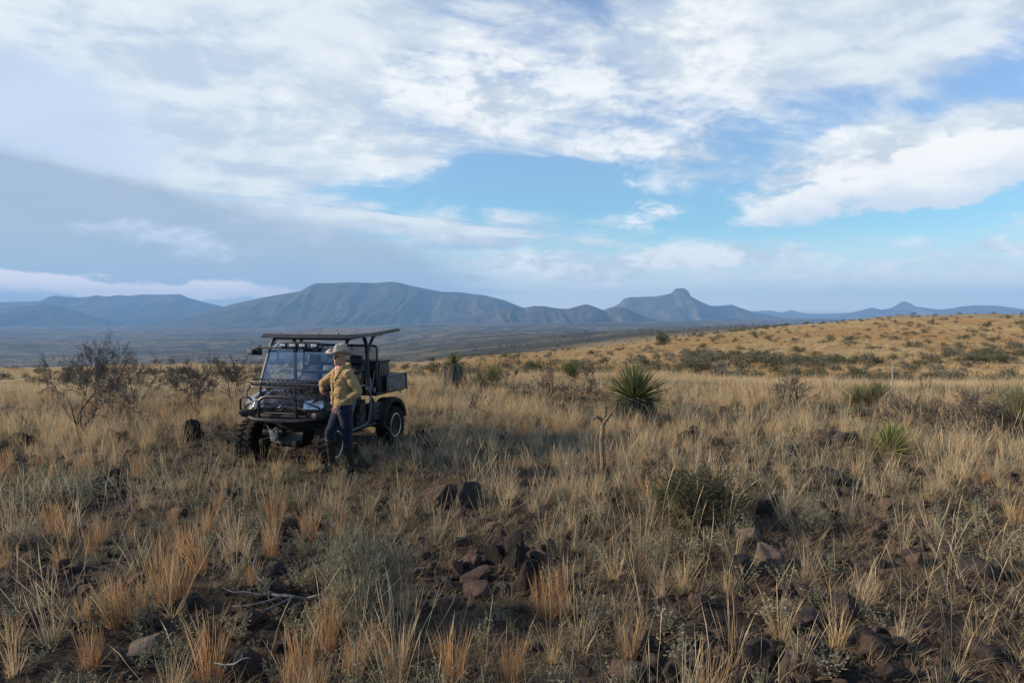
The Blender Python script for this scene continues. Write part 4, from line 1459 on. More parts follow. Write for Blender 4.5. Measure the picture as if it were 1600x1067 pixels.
def dead_branch(label, px, row, L, seed, name='dead_branch', rot=0.0, spread=1.0):
    X, Y, Z = at(px, row)
    rng = np.random.default_rng(seed)
    root = empty(name, (X, Y, Z), rot)
    m = MB()
    # a fallen limb with crooked arms lying over the stones
    arms = [[(0.45, -.02, .05), (.2, 0, .08), (0, .02, .10), (-.14, .10, .17), (-.24, .16, .30), (-.30, .20, .42), (-.27, .22, .60)],
            [(0, .02, .10), (-.15, -.05, .08), (-.33, -.03, .13), (-.48, -.02, .12), (-.66, .02, .17)],
            [(.2, 0, .08), (.02, -.16, .06), (-.18, -.22, .05), (-.42, -.26, .03)],
            [(.06, .0, .09), (-.06, .06, .12), (-.22, .04, .17)],
            [(.3, -.05, .05), (.08, -.30, .04), (-.12, -.42, .05), (-.36, -.50, .0)],
            [(.45, -.02, .05), (.62, .03, .08), (.86, .02, .06)],
            [(-.30, .20, .42), (-.40, .22, .45)]]
    for q, arm in enumerate(arms):
        pts = [Vector(p) * L + Vector(rng.normal(0, .008, 3)) for p in arm]
        r = (.026, .018, .018, .013, .015, .018, .006)[q] * L
        m.tube(pts, [r * (1 - .7 * k / (len(pts) - 1)) for k in range(len(pts))], 7)
    m.build('limb', M_DEADWOOD, root, smooth=True)
    setp(root, label, 'branch')


dead_branch('dead grey weathered branch lying forked over the dark stones', 424, 940, .62, 3)


def small_twig():
    X, Y, Z = at(372, 1064)
    m = MB()
    pts = [(-.13, 0, .05), (-.07, .01, .03), (0, 0, .04), (.05, 0, .075), (.10, 0, .085)]
    m.tube(pts, [.004, .006, .007, .005, .003], 5)
    m.tube([(.05, 0, .075), (.05, 0, .105)], [.004, .002], 5)
    m.tube([(-.07, .01, .03), (-.05, .01, .0)], [.004, .002], 5)
    o = m.build('twig', bark_mat('pale_twig', (.34, .32, .27), (.5, .47, .4)), None, smooth=True)
    o.location = (X, Y - .06, Z + .10)
    setp(o, 'small whitish twig lying before the grey boulder at the bottom', 'twig')


small_twig()


def cholla_stalk():
    X, Y, Z = at(940, 742)
    s = 102 / FPX * Y
    root = empty('cactus_stalk', (X, Y, Z))
    m = MB()
    rng = np.random.default_rng(6)

    def arm(pts, r0, r1, nm):
        mb = MB()
        P = [Vector(p) * s for p in pts]
        mb.tube(P, [(r0 + (r1 - r0) * k / (len(P) - 1)) * s for k in range(len(P))], 8)
        for k in range(60):
            i = rng.integers(0, len(P) - 1)
            q = P[i].lerp(P[i + 1], rng.uniform())
            d = Vector(rng.normal(0, 1, 3)).normalized()
            mb.tube([q, q + d * .045 * s], [.004 * s, .0015 * s], 3, False)
        mb.build(nm, M_CHOLLA, root)
    arm([(0, 0, 0), (.01, 0, .3), (-.005, 0, .55), (.02, 0, .78)], .035, .035, 'stalk')
    arm([(.02, 0, .78), (.01, .02, .85), (-.08, .02, .90), (-.13, .02, .86)], .030, .022, 'arm')
    arm([(.02, 0, .78), (.05, -.02, .84), (.12, -.02, .92), (.15, 0, .97)], .030, .02, 'arm')
    arm([(.02, 0, .78), (.04, .02, .88), (.06, .02, 1.0), (.05, .02, 1.05)], .028, .018, 'arm')
    setp(root, 'dry brown cactus stalk with three short arms standing in the grass', 'cactus')


cholla_stalk()


def flower_stalk():
    X, Y, Z = at(1393, 612)
    h = 48 / FPX * Y
    m = MB()
    m.tube([(0, 0, 0), (.02, 0, h * .5), (.0, 0, h)], [.022, .018, .012], 6)
    for k in range(9):
        z = h * (.55 + .05 * k)
        m.tube([(0, 0, z), (.07 * (-1) ** k, .02, z + .05)], [.008, .004], 4)
    o = m.build('flower_stalk', bark_mat('pale_stalk', (.28, .26, .22), (.42, .39, .33)), None)
    o.location = (X, Y, Z)
    setp(o, 'thin pale dry flower stalk standing before the dark brush', 'stalk')


flower_stalk()


# ------------------------------------------------------------------ yuccas and sotols
def sword_leaf(L, w, bend, rnd):
    """a stiff folded leaf along +x, tip rising or drooping by bend"""
    mb = MB()
    V, T = [], []
    n = 4
    for k in range(n + 1):
        t = k / n
        ww = w * (0.55 + 0.45 * min(1, t * 4)) * (1 - t ** 3.2)
        x, z = L * t, bend * L * t * t
        if k < n:
            V += [(x, -ww, z + ww * .5), (x, 0, z), (x, ww, z + ww * .5)]
            T += [t] * 3
        else:
            V.append((x, 0, z))
            T.append(1)
    F = []
    for k in range(n - 1):
        for q in (0, 1):
            F.append((3 * k + q, 3 * k + 3 + q, 3 * k + 4 + q, 3 * k + 1 + q))
    e = 3 * (n - 1)
    F += [(e, e + 3, e + 1), (e + 1, e + 3, e + 2)]
    mb.add(V, F, rnd, T)
    return mb


def rosette(root, n, z0, L, w, mat, seed, emin=-25, emax=88, single=True, core=.12, name='leaf'):
    rng = np.random.default_rng(seed)
    lm = [sword_leaf(1.0, w / L, b, r).mesh('leaf', mat, attrs=True) for (b, r) in ((.02, .1), (-.06, .5), (.05, .25), (-.12, .9))]
    mb = MB()
    for k in range(n):
        t = (k + .5) / n
        e = R(emin + (emax - emin) * t ** 0.95 + rng.normal(0, 5))
        a = k * 2.39996 + rng.normal(0, .2)
        ll = L * rng.uniform(.78, 1.08) * (1 - .12 * t)
        loc = Vector((core * math.cos(a) * math.cos(e), core * math.sin(a) * math.cos(e), z0 + core * math.sin(e)))
        if single:
            o = link(bpy.data.objects.new(name, lm[(k * 7 + (k % 3)) % 4 if t > .15 else 3]), root)
            o.location = loc
            o.rotation_euler = (rng.normal(0, .3), -e, a)
            o.scale = (ll, ll, ll)
        else:
            M = Matrix.Translation(loc) @ Matrix.Rotation(a, 4, 'Z') @ Matrix.Rotation(-e, 4, 'Y') @ Matrix.Scale(ll, 4)
            s = sword_leaf(1.0, w / L, rng.uniform(-.12, .06), rng.uniform())
            mb.xf = M
            mb.add(s.v, s.f, s.rnd[0], s.t)
            mb.xf = None
    if not single:
        o = mb.build('leaves', mat, root, attrs=True)
        setp(o, kind='stuff')


def skirt(root, n, z0, L, r0, seed):
    """old grey leaves hanging all round the stem in a bulky thatch"""
    rng = np.random.default_rng(seed)
    mb = MB()
    for k in range(n):
        a = rng.uniform(0, 6.28)
        hh = rng.uniform(.45, 1.05)
        zz = z0 * hh
        rr = r0 * rng.uniform(.25, .8)
        e = R(rng.uniform(-88, -60))
        M = Matrix.Translation((rr * math.cos(a), rr * math.sin(a), zz)) @ Matrix.Rotation(a, 4, 'Z') @ Matrix.Rotation(-e, 4, 'Y') @ Matrix.Rotation(rng.normal(0, .5), 4, 'X')
        s = sword_leaf(min(L * rng.uniform(.55, 1.1), zz * 1.15 + .1), .014, rng.uniform(-.15, .2), rng.uniform())
        mb.xf = M
        mb.add(s.v, s.f, s.rnd[0], s.t)
        mb.xf = None
    o = mb.build('dead_leaf_skirt', M_SKIRT, root, attrs=True)
    setp(o, kind='stuff')


def yucca(label, px, row, trunk_px, leaf_px, n, seed, mat=None, emin=-20, emax=88, sk=0, w=.017, cat='yucca', name='yucca', single=True):
    X, Y, Z = at(px, row)
    k = Y / FPX
    root = empty(name, (X, Y, Z))
    h = trunk_px * k
    L = leaf_px * k
    if h > .02:
        t = MB()
        t.tube([(0, 0, -.08), (.01, 0, h * .5), (0, 0, h * 1.02)], [max(.09, h * .42), max(.08, h * .40), max(.07, h * .28)], 12)
        t.build('trunk', M_BARK, root, smooth=True)
    rosette(root, n, h + .01, L, w, mat or M_YUCCA, seed, emin, emax, single, core=min(.10, L * .15))
    if sk:
        skirt(root, sk, h * 1.15, h * 1.15, max(.12, h * .95), seed + 1)
    setp(root, label, cat)
    return root


yucca('large green yucca on a skirt of grey dead leaves', 991, 662, 36, 62, 270, 3, None, -12, 86, 1100, .019)
yucca('dark spiky yucca on the rim beside the dead shrub', 893, 598, 6, 34, 90, 5, None, 2, 88, 0, .022)
yucca('tall two headed yucca standing alone right of the vehicle', 709, 604, 34, 20, 90, 7, None, -30, 88, 60, .020)
yucca('lower head of yucca at the foot of the tall two headed one', 712, 602, 14, 18, 60, 8, None, -20, 88, 0, .018)
yucca('bright yellow green small yucca in the tan grass at the right', 1389, 712, 3, 54, 150, 9, M_YUCCAB, 12, 88, 0, .011)
yucca('bluish green sotol with thin leaves cut by the right edge', 1588, 674, 6, 76, 620, 11, M_SOTOL, -5, 88, 0, .008, 'sotol', 'sotol', False)
yucca('green sotol clump in the tan grass near the right', 1368, 636, 2, 42, 260, 13, M_SOTOL, 15, 88, 0, .010, 'sotol', 'sotol', False)
yucca('green sotol clump left of its neighbour in the tan grass', 1336, 636, 2, 36, 220, 15, M_SOTOL, 15, 88, 0, .010, 'sotol', 'sotol', False)
yucca('pale green yucca clump behind the tan grass, taller of two', 772, 602, 2, 32, 130, 17, M_YUCCAB, 25, 88, 0, .018, 'yucca', 'yucca', False)
yucca('low pale green yucca clump left of the taller one', 748, 606, 2, 24, 130, 19, M_SOTOL, 15, 88, 0, .018, 'yucca', 'yucca', False)


# ------------------------------------------------------------------ leafy bushes
def leafy(seed, n, mat, rx=.5, rz=.42, lw=.03, ll=.07, twigs=14, clumps=9, up=.3):
    """leaf mesh and twig mesh of a unit bush about 1 m wide"""
    rng = np.random.default_rng(seed)
    L, W = MB(), MB()
    C = []
    for k in range(clumps):
        a, r = rng.uniform(0, 6.28), math.sqrt(rng.uniform()) * .62
        h = rng.uniform(.25, .95) * (1 - .45 * r)
        C.append((r * math.cos(a) * rx * 1.3, r * math.sin(a) * rx * 1.3, h * rz * 1.6, rng.uniform(.16, .30)))
    for k in range(n):
        c = C[rng.integers(0, clumps)]
        d = rng.normal(0, 1, 3)
        d /= np.linalg.norm(d)
        q = c[3] * rng.uniform(.35, 1.08) ** .6
        p = (c[0] + d[0] * q, c[1] + d[1] * q, max(.01, c[2] + d[2] * q * .8))
        leaf_quad(L, p, rng, lw, ll, up)
    if n > 1500:
        for k in range(int(n / 55)):
            c = C[rng.integers(0, clumps)]
            d = Vector((rng.normal(0, .6), rng.normal(0, .6), abs(rng.normal(.8, .5)))).normalized()
            p0 = Vector(c[:3]) + d * c[3] * .7
            e_ = c[3] * rng.uniform(.5, 1.3)
            W.tube([p0, p0 + d * e_], [.004, .0015], 3, False)
            for q in range(16):
                leaf_quad(L, p0 + d * e_ * rng.uniform(.1, 1.0), rng, lw, ll * .8, up)
    for k in range(twigs):
        c = C[k % clumps]
        e = Vector((c[0] + rng.normal(0, .1), c[1] + rng.normal(0, .1), c[2] + .12))
        W.tube([(0, 0, -.05), e * .5 + Vector((0, 0, .04)), e], [.012, .008, .003], 4, False)
    return L.mesh('foliage', mat, attrs=True), W.mesh('twigs', M_TWIG, fix=False)


def bush(label, cat, px, row, wpx, hpx, LM, group=None, parts=True, rz=0., pos=None):
    X, Y, Z = pos or at(px, row)
    k = Y / FPX
    w, h = wpx * k, hpx * k
    if parts:
        root = empty('bush', (X, Y + w * .2, Z), rz)
        root.scale = (w, w, h / .85)
        link(bpy.data.objects.new('foliage', LM[0]), root)
        link(bpy.data.objects.new('twigs', LM[1]), root)
    else:
        root = link(bpy.data.objects.new('bush', LM[0]))
        root.location = (X, Y, Z)
        root.rotation_euler = (0, 0, rz)
        root.scale = (w, w, h / .85)
    setp(root, label, cat, group)
    return root


BIGGREEN = leafy(3, 6500, M_GREEN, .5, .5, .011, .045, 60, 24)
BIGGREY = leafy(5, 5200, M_FORB, .45, .55, .007, .085, 80, 18, 1.0)
bush('dark green leafy bush in the middle of the tan grass', 'bush', 1095, 832, 150, 98, BIGGREEN)
bush('large grey green wispy bush in the foreground', 'bush', 565, 990, 150, 160, BIGGREY)
bush('low grey green bush behind the dead branch, left of the wispy one', 'bush', 60, 800, 150, 60, leafy(7, 3000, M_FORB, .5, .4, .01, .06, 40, 14, .6))
bush('low dull green mound in the tan grass below the large yucca', 'bush', 1005, 712, 80, 26, leafy(9, 1600, M_BUSHGREY, .5, .4, .02, .05, 14, 12))
bush('small dark green bush at the right foot of the thorn tree', 'bush', 180, 700, 36, 36, leafy(11, 900, M_GREEN, .5, .5, .03, .07, 10, 8))
bush('grey wispy forb right of the dark green bush', 'bush', 1262, 832, 74, 52, leafy(13, 1600, M_FORB, .45, .5, .008, .08, 40, 10, 1.2))
bush('pale green herb left of the jagged outcrop', 'herb', 682, 842, 44, 24, leafy(15, 700, M_FORB, .5, .4, .03, .06, 10, 9))
bush('grey dry brush pile left of the wispy bush', 'bush', 510, 930, 90, 60, leafy(17, 1300, M_CURL, .5, .45, .006, .11, 50, 12, .5))
bush('pale grey dry bush at the left edge', 'bush', 30, 870, 90, 46, leafy(19, 1500, M_CURL, .5, .45, .007, .09, 40, 12, .5))

HB = [leafy(30 + s, 420, (M_BUSH, M_BUSHGREY, M_BUSH, M_GREEN)[s % 4], .5, .42, .05, .085, 8, 10) for s in range(8)]
bush('round dark juniper bush on the ridge shoulder', 'bush', 1037, 541, 26, 24, leafy(50, 900, M_GREEN, .5, .5, .05, .09, 12, 12))
HLAND = [(1037, 541, 'round juniper'), (893, 585, 'spiky yucca on the rim'), (930, 575, 'leaning dead shrub'), (991, 600, 'large yucca'), (1238, 600, 'leafless grey shrub'), (1300, 600, 'forked black twig'), (1368, 605, 'green sotol clump'),
         (1393, 585, 'pale flower stalk'), (1449, 600, 'small black twig'), (1590, 610, 'sotol at the right edge'), (1530, 630, 'dark tangled shrub'), (709, 575, 'two headed yucca'), (772, 580, 'pale green yucca clump'), (805, 582, 'forked dead stub'),
         (792, 565, 'reddish bare shrub'), (636, 590, 'cargo bed'), (128, 600, 'bare thorn tree'), (305, 600, 'dense thorn shrub'), (362, 590, 'open thorn shrub'), (212, 600, 'faint thorn shrub'), (60, 610, 'left edge of the rim'), (1150, 545, 'left end of the brush band'),
         (1057, 452, 'notched butte on the skyline'), (1411, 471, 'pointed peak on the skyline'), (1560, 478, 'flat mesa at the far right'), (1237, 484, 'tiny far peak')]
HB_COL = ('olive', 'grey', 'olive', 'dark green')
BZ = [
    # n, px0, px1, row0, row1, size m, phrase, group
    (110, 1075, 1640, 556, 592, 1.0, 2.3, 'in the brush band', 'bushes of the dark brush band'),
    (80, 1060, 1640, 497, 552, .7, 2.2, 'on the upper slope', 'bushes on the upper slope'),
    (46, 860, 1160, 520, 588, .7, 2.0, 'on the golden slope', 'bushes behind the large yucca'),
    (30, 640, 880, 548, 588, .8, 1.9, 'on the dry slope', 'bushes right of the vehicle'),
    (20, 0, 420, 582, 606, .6, 1.6, 'in the hollow', 'bushes behind the thorn shrubs'),
]
for zi, (n, p0, p1, r0, r1, s0, s1, lab, grp) in enumerate(BZ):
    rs = random.Random(90 + zi)
    for q in range(n):
        px, row = rs.uniform(p0, p1), rs.uniform(r0, r1)
        if zi == 0:
            row = 572 + rs.gauss(0, 13) + 6 * math.sin(px / 90)
        X, Y, Z = at(px, row)
        if Y < 34 or Y > 700:
            continue
        w = (s0 + (s1 - s0) * rs.random() ** 1.6) * (1 + max(0, Y - 120) / 260)
        k = rs.randrange(8)
        hk = rs.uniform(.5, .85)
        what = ('large' if w > s0 + .5 * (s1 - s0) else 'small') + (' low ' if hk < .62 else ' ') + HB_COL[k % 4] + ' bush ' + lab
        o = bush(beside(px, row, what, HLAND, 2.0), 'bush', px, row, w * FPX / Y, w * hk * FPX / Y, HB[k], grp, w * FPX / Y > 26, rs.uniform(0, 6.28), (X, Y, Z - .08))
# the rest of the brush, beyond counting
rng = np.random.default_rng(31)
P, S = [], []
for q_ in range(12000):
    y = math.exp(rng.uniform(math.log(42), math.log(3200)))
    x = y * rng.uniform(-.84, .84)
    if q_ > 8200:
        y = rng.uniform(50, 105)
        x = y * rng.uniform(.25, .84)
    P.append((x, y))
P = np.array(P)
zn = zone_noise(P[:, 0], P[:, 1], 22, 81)
rowv = HOR + (CAM_Z - ground_z(P[:, 0], P[:, 1])) / P[:, 1] * FPX
pxv = 800 + P[:, 0] / P[:, 1] * FPX
inband = (pxv > 1060) & (rowv > 536) & (rowv < 596)
bandw = np.exp(-((rowv - 575 - 6 * np.sin(pxv / 90.0)) / 19) ** 2) * np.clip((zn - .30) * 2.4, 0, 1)
keep = rng.uniform(size=len(P)) < np.where(inband, .95 * bandw, np.where((pxv > 1000) & (rowv < 600), .6, np.where(pxv < 420, .16, .32))) * (0.25 + .75 * zn)
P = P[keep]
n = len(P)
scatter('scrub', [h[0] for h in HB], np.column_stack([P, ground_z(P[:, 0], P[:, 1]) - .1]), rng.uniform(.6, 1.8, n) * (1 + np.clip(P[:, 1] - 150, 0, 1500) / 420), rng.uniform(0, 6.28, n), rng.integers(0, 8, n), rng.uniform(size=n))
# ------------------------------------------------------------------ utility vehicle
def simple_mat(name, col, rough=0.5, metal=0.0, spec=0.5, dust=0.0, coat=0.0, bump=0.0, dustcol=(0.19, 0.145, 0.10)):
    m, T, b = new_mat(name, rough)
    b.inputs['Metallic'].default_value = metal
    b.inputs['Specular IOR Level'].default_value = spec
    b.inputs['Coat Weight'].default_value = coat
    b.inputs['Coat Roughness'].default_value = 0.12
    pos = T.new('ShaderNodeTexCoord').outputs['Object']
    n1 = T.noise(pos, 3.5, 7, 0.65)
    n2 = T.noise(pos, 22, 6, 0.7)
    c = T.mix(T.m('MULTIPLY', T.smooth(n2, .3, .7), .25), col, tuple(x * 1.5 for x in col))
    if dust:
        nz = T.sep(T.new('ShaderNodeNewGeometry').outputs['Normal'])[2]
        up = T.smooth(nz, -.2, .9)
        dust = dust * .55
        f = T.m('MULTIPLY', T.smooth(T.m('ADD', n1, T.m('MULTIPLY', n2, .3)), .45, .85), T.m('MULTIPLY', T.m('ADD', T.m('MULTIPLY', up, .7), .3), dust))
        c = T.mix(f, c, dustcol)
        T.l.new(T.m('MINIMUM', 1.0, T.m('ADD', rough, T.m('MULTIPLY', f, .5))), b.inputs['Roughness'])
    T.l.new(c, b.inputs['Base Color'])
    if bump:
        bp = T.new('ShaderNodeBump')
        bp.inputs['Strength'].default_value = bump
        bp.inputs['Distance'].default_value = 0.01
        T.l.new(n2, bp.inputs['Height'])
        T.l.new(bp.outputs[0], b.inputs['Normal'])
    return m


V_STEEL = simple_mat('black_steel', (0.009, 0.010, 0.013), 0.38, 0.0, 0.5, 0.22)
V_PLASTIC = simple_mat('black_plastic', (0.008, 0.008, 0.009), 0.5, 0, 0.4, 0.28, bump=0.2)
V_SEAT = simple_mat('black_vinyl', (0.014, 0.015, 0.018), 0.45, 0, 0.4, 0.2, bump=0.15)
V_RUBBER = simple_mat('tyre_rubber', (0.009, 0.009, 0.009), 0.85, 0, 0.25, 0.28, bump=0.3)
V_RIM = simple_mat('machined_alloy', (0.46, 0.45, 0.43), 0.35, 0.7, 0.5, 0.25)
V_RIMBLACK = simple_mat('black_alloy', (0.015, 0.015, 0.016), 0.35, 0, 0.5, 0.2)
V_ROOF = simple_mat('grey_roof_sheet', (0.26, 0.265, 0.27), 0.42, 0.4, 0.5, 0.30)
V_FASCIA = simple_mat('roof_edge_steel', (0.045, 0.055, 0.065), 0.45, 0.0, 0.5, 0.2)
V_SILVER = simple_mat('silver_plastic', (0.55, 0.55, 0.54), 0.30, 0.5, 0.5, 0.10)
V_CHROME = simple_mat('headlight_reflector', (0.92, 0.93, 0.95), 0.35, 0.25, 0.5)
V_GREY = simple_mat('grey_metal', (0.15, 0.155, 0.16), 0.45, 0.5, 0.5, 0.3)
V_UNDER = simple_mat('underbody', (0.008, 0.008, 0.008), 0.7, 0, 0.3, 0.3)


def camo_mat():
    m, T, b = new_mat('camouflage_paint', 0.30)
    b.inputs['Coat Weight'].default_value = 1.0
    b.inputs['Coat Roughness'].default_value = 0.14
    pos = T.new('ShaderNodeTexCoord').outputs['Object']
    n1 = T.noise(pos, 5.0, 7, 0.62, 1.4)
    n2 = T.noise(pos, 11, 7, 0.62, 2.0)
    c = T.mix(T.smooth(n1, .44, .56), (0.016, 0.014, 0.012), (0.062, 0.048, 0.037))
    c = T.mix(T.m('MULTIPLY', T.smooth(n2, .52, .60), .8), c, (0.010, 0.010, 0.009))
    c = T.mix(T.m('MULTIPLY', T.smooth(T.noise(pos, 17, 6, .6, 1.0), .58, .66), .5), c, (0.10, 0.085, 0.068))
    T.l.new(c, b.inputs['Base Color'])
    return m


def decal_mat():
    m, T, b = new_mat('side_panel_camouflage', 0.5)
    pos = T.new('ShaderNodeTexCoord').outputs['Object']
    x, y, z = T.sep(pos)
    st = T.comb(T.m('MULTIPLY', x, 22), 0, T.m('MULTIPLY', z, 60))
    n = T.noise(st, 1.0, 5, .6, 1.5)
    n2 = T.noise(pos, 9, 6, .65, 1.0)
    c = T.mix(T.smooth(n2, .4, .6), (0.035, 0.033, 0.032), (0.14, 0.13, 0.12))
    c = T.mix(T.m('MULTIPLY', T.smooth(n, .52, .60), .55), c, (0.27, 0.255, 0.235))
    T.l.new(c, b.inputs['Base Color'])
    return m


V_CAMO = camo_mat()
V_DECAL = decal_mat()


def glass_mat(name, tint, refl, gloss=(1, 1, 1)):
    m = bpy.data.materials.new(name)
    m.use_nodes = True
    T = NT(m.node_tree)
    T.n.clear()
    out = T.new('ShaderNodeOutputMaterial')
    tr = T.new('ShaderNodeBsdfTransparent')
    tr.inputs[0].default_value = (*tint, 1)
    gl = T.new('ShaderNodeBsdfGlossy')
    gl.inputs['Roughness'].default_value = 0.05
    gl.inputs[0].default_value = (*gloss, 1)
    fr = T.new('ShaderNodeFresnel')
    fr.inputs[0].default_value = 1.5
    ms = T.new('ShaderNodeMixShader')
    T.l.new(T.m('ADD', T.m('MULTIPLY', fr.outputs[0], 0.6), refl), ms.inputs[0])
    T.l.new(tr.outputs[0], ms.inputs[1])
    T.l.new(gl.outputs[0], ms.inputs[2])
    T.l.new(ms.outputs[0], out.inputs[0])
    return m


V_GLASS = glass_mat('tinted_windscreen', (0.72, 0.83, 0.93), 0.008, (0.85, 0.93, 1.0))
V_LENS = glass_mat('headlight_lens', (0.92, 0.96, 1.0), 0.10)


def mesh_screen_mat():
    m = simple_mat('wire_mesh', (0.016, 0.018, 0.02), 0.5)
    return m


def build_vehicle():
    yaw = 16.5
    cx, cy = -3.20, 11.92
    z0 = gz(cx, cy) + .02
    root = bpy.data.objects.new('utility_vehicle', None)
    COL.objects.link(root)
    root.location = (cx, cy, z0)
    # local x = forward, y = the vehicle's left, z up
    root.rotation_euler = (0, 0, math.atan2(-math.cos(R(yaw)), -math.sin(R(yaw))))
    setp(root, 'black camouflage side by side utility vehicle with roof, front rack and brush guard', 'utility vehicle')
    P = lambda nm, mb, mat, par=root, sm=False: mb.build(nm, mat, par, smooth=sm)
    B = lambda: MB()
    S30 = R(32)

    # ---- chassis, floor, underbody
    m = B()
    for s in (-1, 1):
        m.box((0.15, .30 * s, .36), (2.7, .07, .10), bev=.01)
    m.box((.10, 0, .40), (1.9, 1.05, .05), bev=.01)
    m.box((-.55, 0, .40), (.75, .62, .30), bev=.04)
    m.box((.95, 0, .36), (.55, .46, .22), bev=.04)
    for x in (1.14, -.87):
        m.tube([(x, -.62, .36), (x, .62, .36)], .035, 10)
        for s in (-1, 1):
            m.tube([(x - .18, .22 * s, .36), (x, .60 * s, .30)], .022, 8)
            m.tube([(x + .16, .22 * s, .36), (x, .60 * s, .30)], .022, 8)
            m.tube([(x + .02, .36 * s, .80), (x + .02, .56 * s, .34)], .035, 10)
    P('chassis', m, V_UNDER, sm=S30)
    m = B()
    m.box((1.36, .10, .43), (.04, .52, .20), Matrix.Rotation(R(-18), 3, 'Y'), bev=.01)
    P('skid_plate', m, V_PLASTIC)

    # ---- hood: a lofted shell
    def loft(sections, nm, mat, par=root, cap=True, sm=S30):
        mb = B()
        n = len(sections[0])
        V = [p for s in sections for p in s]
        F = []
        for i in range(len(sections) - 1):
            for k in range(n - 1):
                F.append((i * n + k, (i + 1) * n + k, (i + 1) * n + k + 1, i * n + k + 1))
        mb.add(V, F)
        if cap:
            mb.add(sections[-1], [tuple(range(n))])
            mb.add(sections[0], [tuple(range(n))])
        return P(nm, mb, mat, par, sm)

    secs = []
    for (x, zt, hw, edge) in ((.86, 1.185, .60, .10), (1.00, 1.165, .59, .10), (1.15, 1.12, .56, .10), (1.28, 1.06, .52, .10), (1.37, 1.00, .49, .09), (1.42, .955, .47, .06), (1.435, .90, .46, .03)):
        s = []
        for k in range(21):
            t = -1 + 2 * k / 20
            yy = hw * t
            zz = zt - edge * abs(t) ** 4 + .018 * (1 - t * t)
            if .35 < abs(t) < .55:
                zz -= .012
            s.append((x, yy, zz))
        secs.append(s)
    secs2 = []
    for s in secs:
        s = [(s[0][0], s[0][1], s[0][2] - .16)] + s + [(s[-1][0], s[-1][1], s[-1][2] - .16)]
        secs2.append(s)
    loft(secs2, 'hood', V_CAMO, cap=False)

    # ---- front cowl under the hood, with grille recess
    m = B()
    m.box((1.30, 0, .87), (.20, .94, .17), bev=.04)
    m.box((1.31, 0, .76), (.24, .98, .09), bev=.03)
    P('front_cowl', m, V_PLASTIC, sm=S30)
    g = B()
    g.box((1.412, 0, .905), (.02, .60, .135), bev=.008)
    grille = P('grille', g, simple_mat('grille_black', (.006, .006, .006), .6), sm=S30)
    for k in range(5):
        gb = B()
        gb.box((1.43, 0, .855 + .025 * k), (.018, .58, .008))
        P('bar', gb, V_PLASTIC, grille)
    e = B()
    ring = [(1.446, .072 * math.cos(a), .912 + .040 * math.sin(a)) for a in [2 * math.pi * k / 28 for k in range(29)]]
    e.tube(ring, .0045, 6, False)
    for pts in (((.030, -.022), (.030, .022)), ((.026, -.002), (-.030, .024)), ((.010, .006), (-.028, -.024))):
        e.tube([(1.446, -p[0], .912 + p[1]) for p in pts], .0042, 6)
    P('emblem', e, V_GREY, grille, sm=S30)

    # ---- fenders and headlights
    for s in (-1, 1):
        f = []
        for (x, zt, yi, yo, zb) in ((.62, 1.16, .50, .735, .52), (.78, 1.17, .50, .755, .70), (.95, 1.155, .50, .770, .80), (1.12, 1.115, .49, .770, .815), (1.27, 1.05, .47, .735, .80), (1.36, .97, .46, .68, .80), (1.42, .90, .45, .60, .80)):
            f.append([(x, yi * s, zt - .03), (x, (yi + .05) * s, zt - .01), (x, (yi * .55 + yo * .45) * s, zt - .025), (x, (yo - .035) * s, zt - .075), (x, yo * s, zt - .16), (x, (yo + .015) * s, max(zb + .03, zt - .30)), (x, (yo + .01) * s, zb)])
        loft(f, 'front_fender', V_CAMO if s < 0 else V_PLASTIC)
        # wheel arch lip
        m = B()
        arc = [(1.14 + .40 * math.cos(a), .80 * s, .36 + .47 * math.sin(a)) for a in [R(62 + 10 * k) for k in range(11)]]
        m.tube(arc, .035, 8)
        P('wheel_arch', m, V_PLASTIC, sm=S30)
        # bumper corner pad below the lamp
        m = B()
        m.box((1.36, .60 * s, .80), (.20, .26, .12), Matrix.Rotation(R(-22 * s), 3, 'Z'), bev=.045)
        P('bumper_corner', m, V_PLASTIC, sm=S30)
        # headlight: housing, reflector facets and lens
        c = Vector((1.375, .565 * s, .965))
        rot = Matrix.Rotation(R(32 * s), 3, 'Z') @ Matrix.Rotation(R(-22), 3, 'Y')
        hl = B()
        out = [(-.15, -.060), (.095, -.080), (.15, -.035), (.145, .05), (.055, .08), (-.14, .05)]
        if s > 0:
            out = [(-u, v) for (u, v) in out][::-1]
        fn = lambda u, v, w: c + rot @ Vector((w, -u, v))
        hl.prism(out, -.05, .0, fn)
        head = P('headlight', hl, V_CHROME)
        h2 = B()
        for (u, v, r) in ((-.06 * -s, 0, .045), (.045 * -s, -.005, .042)):
            M = Matrix.Translation(fn(u, v, .004)) @ (rot @ Matrix.Rotation(R(90), 3, 'Y')).to_4x4()
            h2.lathe([(r, 0.006), (r * .9, .010), (r * .55, -.002), (.012, .004)], 16, M)
        P('reflector', h2, V_RIM, head, sm=S30)
        h3 = B()
        h3.prism([(u * 1.01, v * 1.01) for (u, v) in out], .012, .022, fn)
        P('lens', h3, V_LENS, head)

    # ---- brush guard, bumper, side hoops
    m = B()
    y0 = .33
    m.tube([(1.44, -y0, .66), (1.49, -y0 - .01, .80), (1.50, -y0 + .0, 1.0), (1.49, -y0 + .05, 1.055), (1.485, -y0 + .12, 1.075), (1.485, 0, 1.08), (1.485, y0 - .12, 1.075), (1.49, y0 - .05, 1.055), (1.50, y0, 1.0), (1.49, y0 + .01, .80), (1.44, y0, .66)], .024, 10)
    m.tube([(1.48, -y0, .83), (1.48, y0, .83)], .016, 8)
    for s in (-1, 1):
        m.tube([(1.49, (y0 - .05) * s, 1.05), (1.42, (y0 + .16) * s, .99), (1.37, (y0 + .33) * s, .92), (1.36, (y0 + .40) * s, .80)], .014, 8)
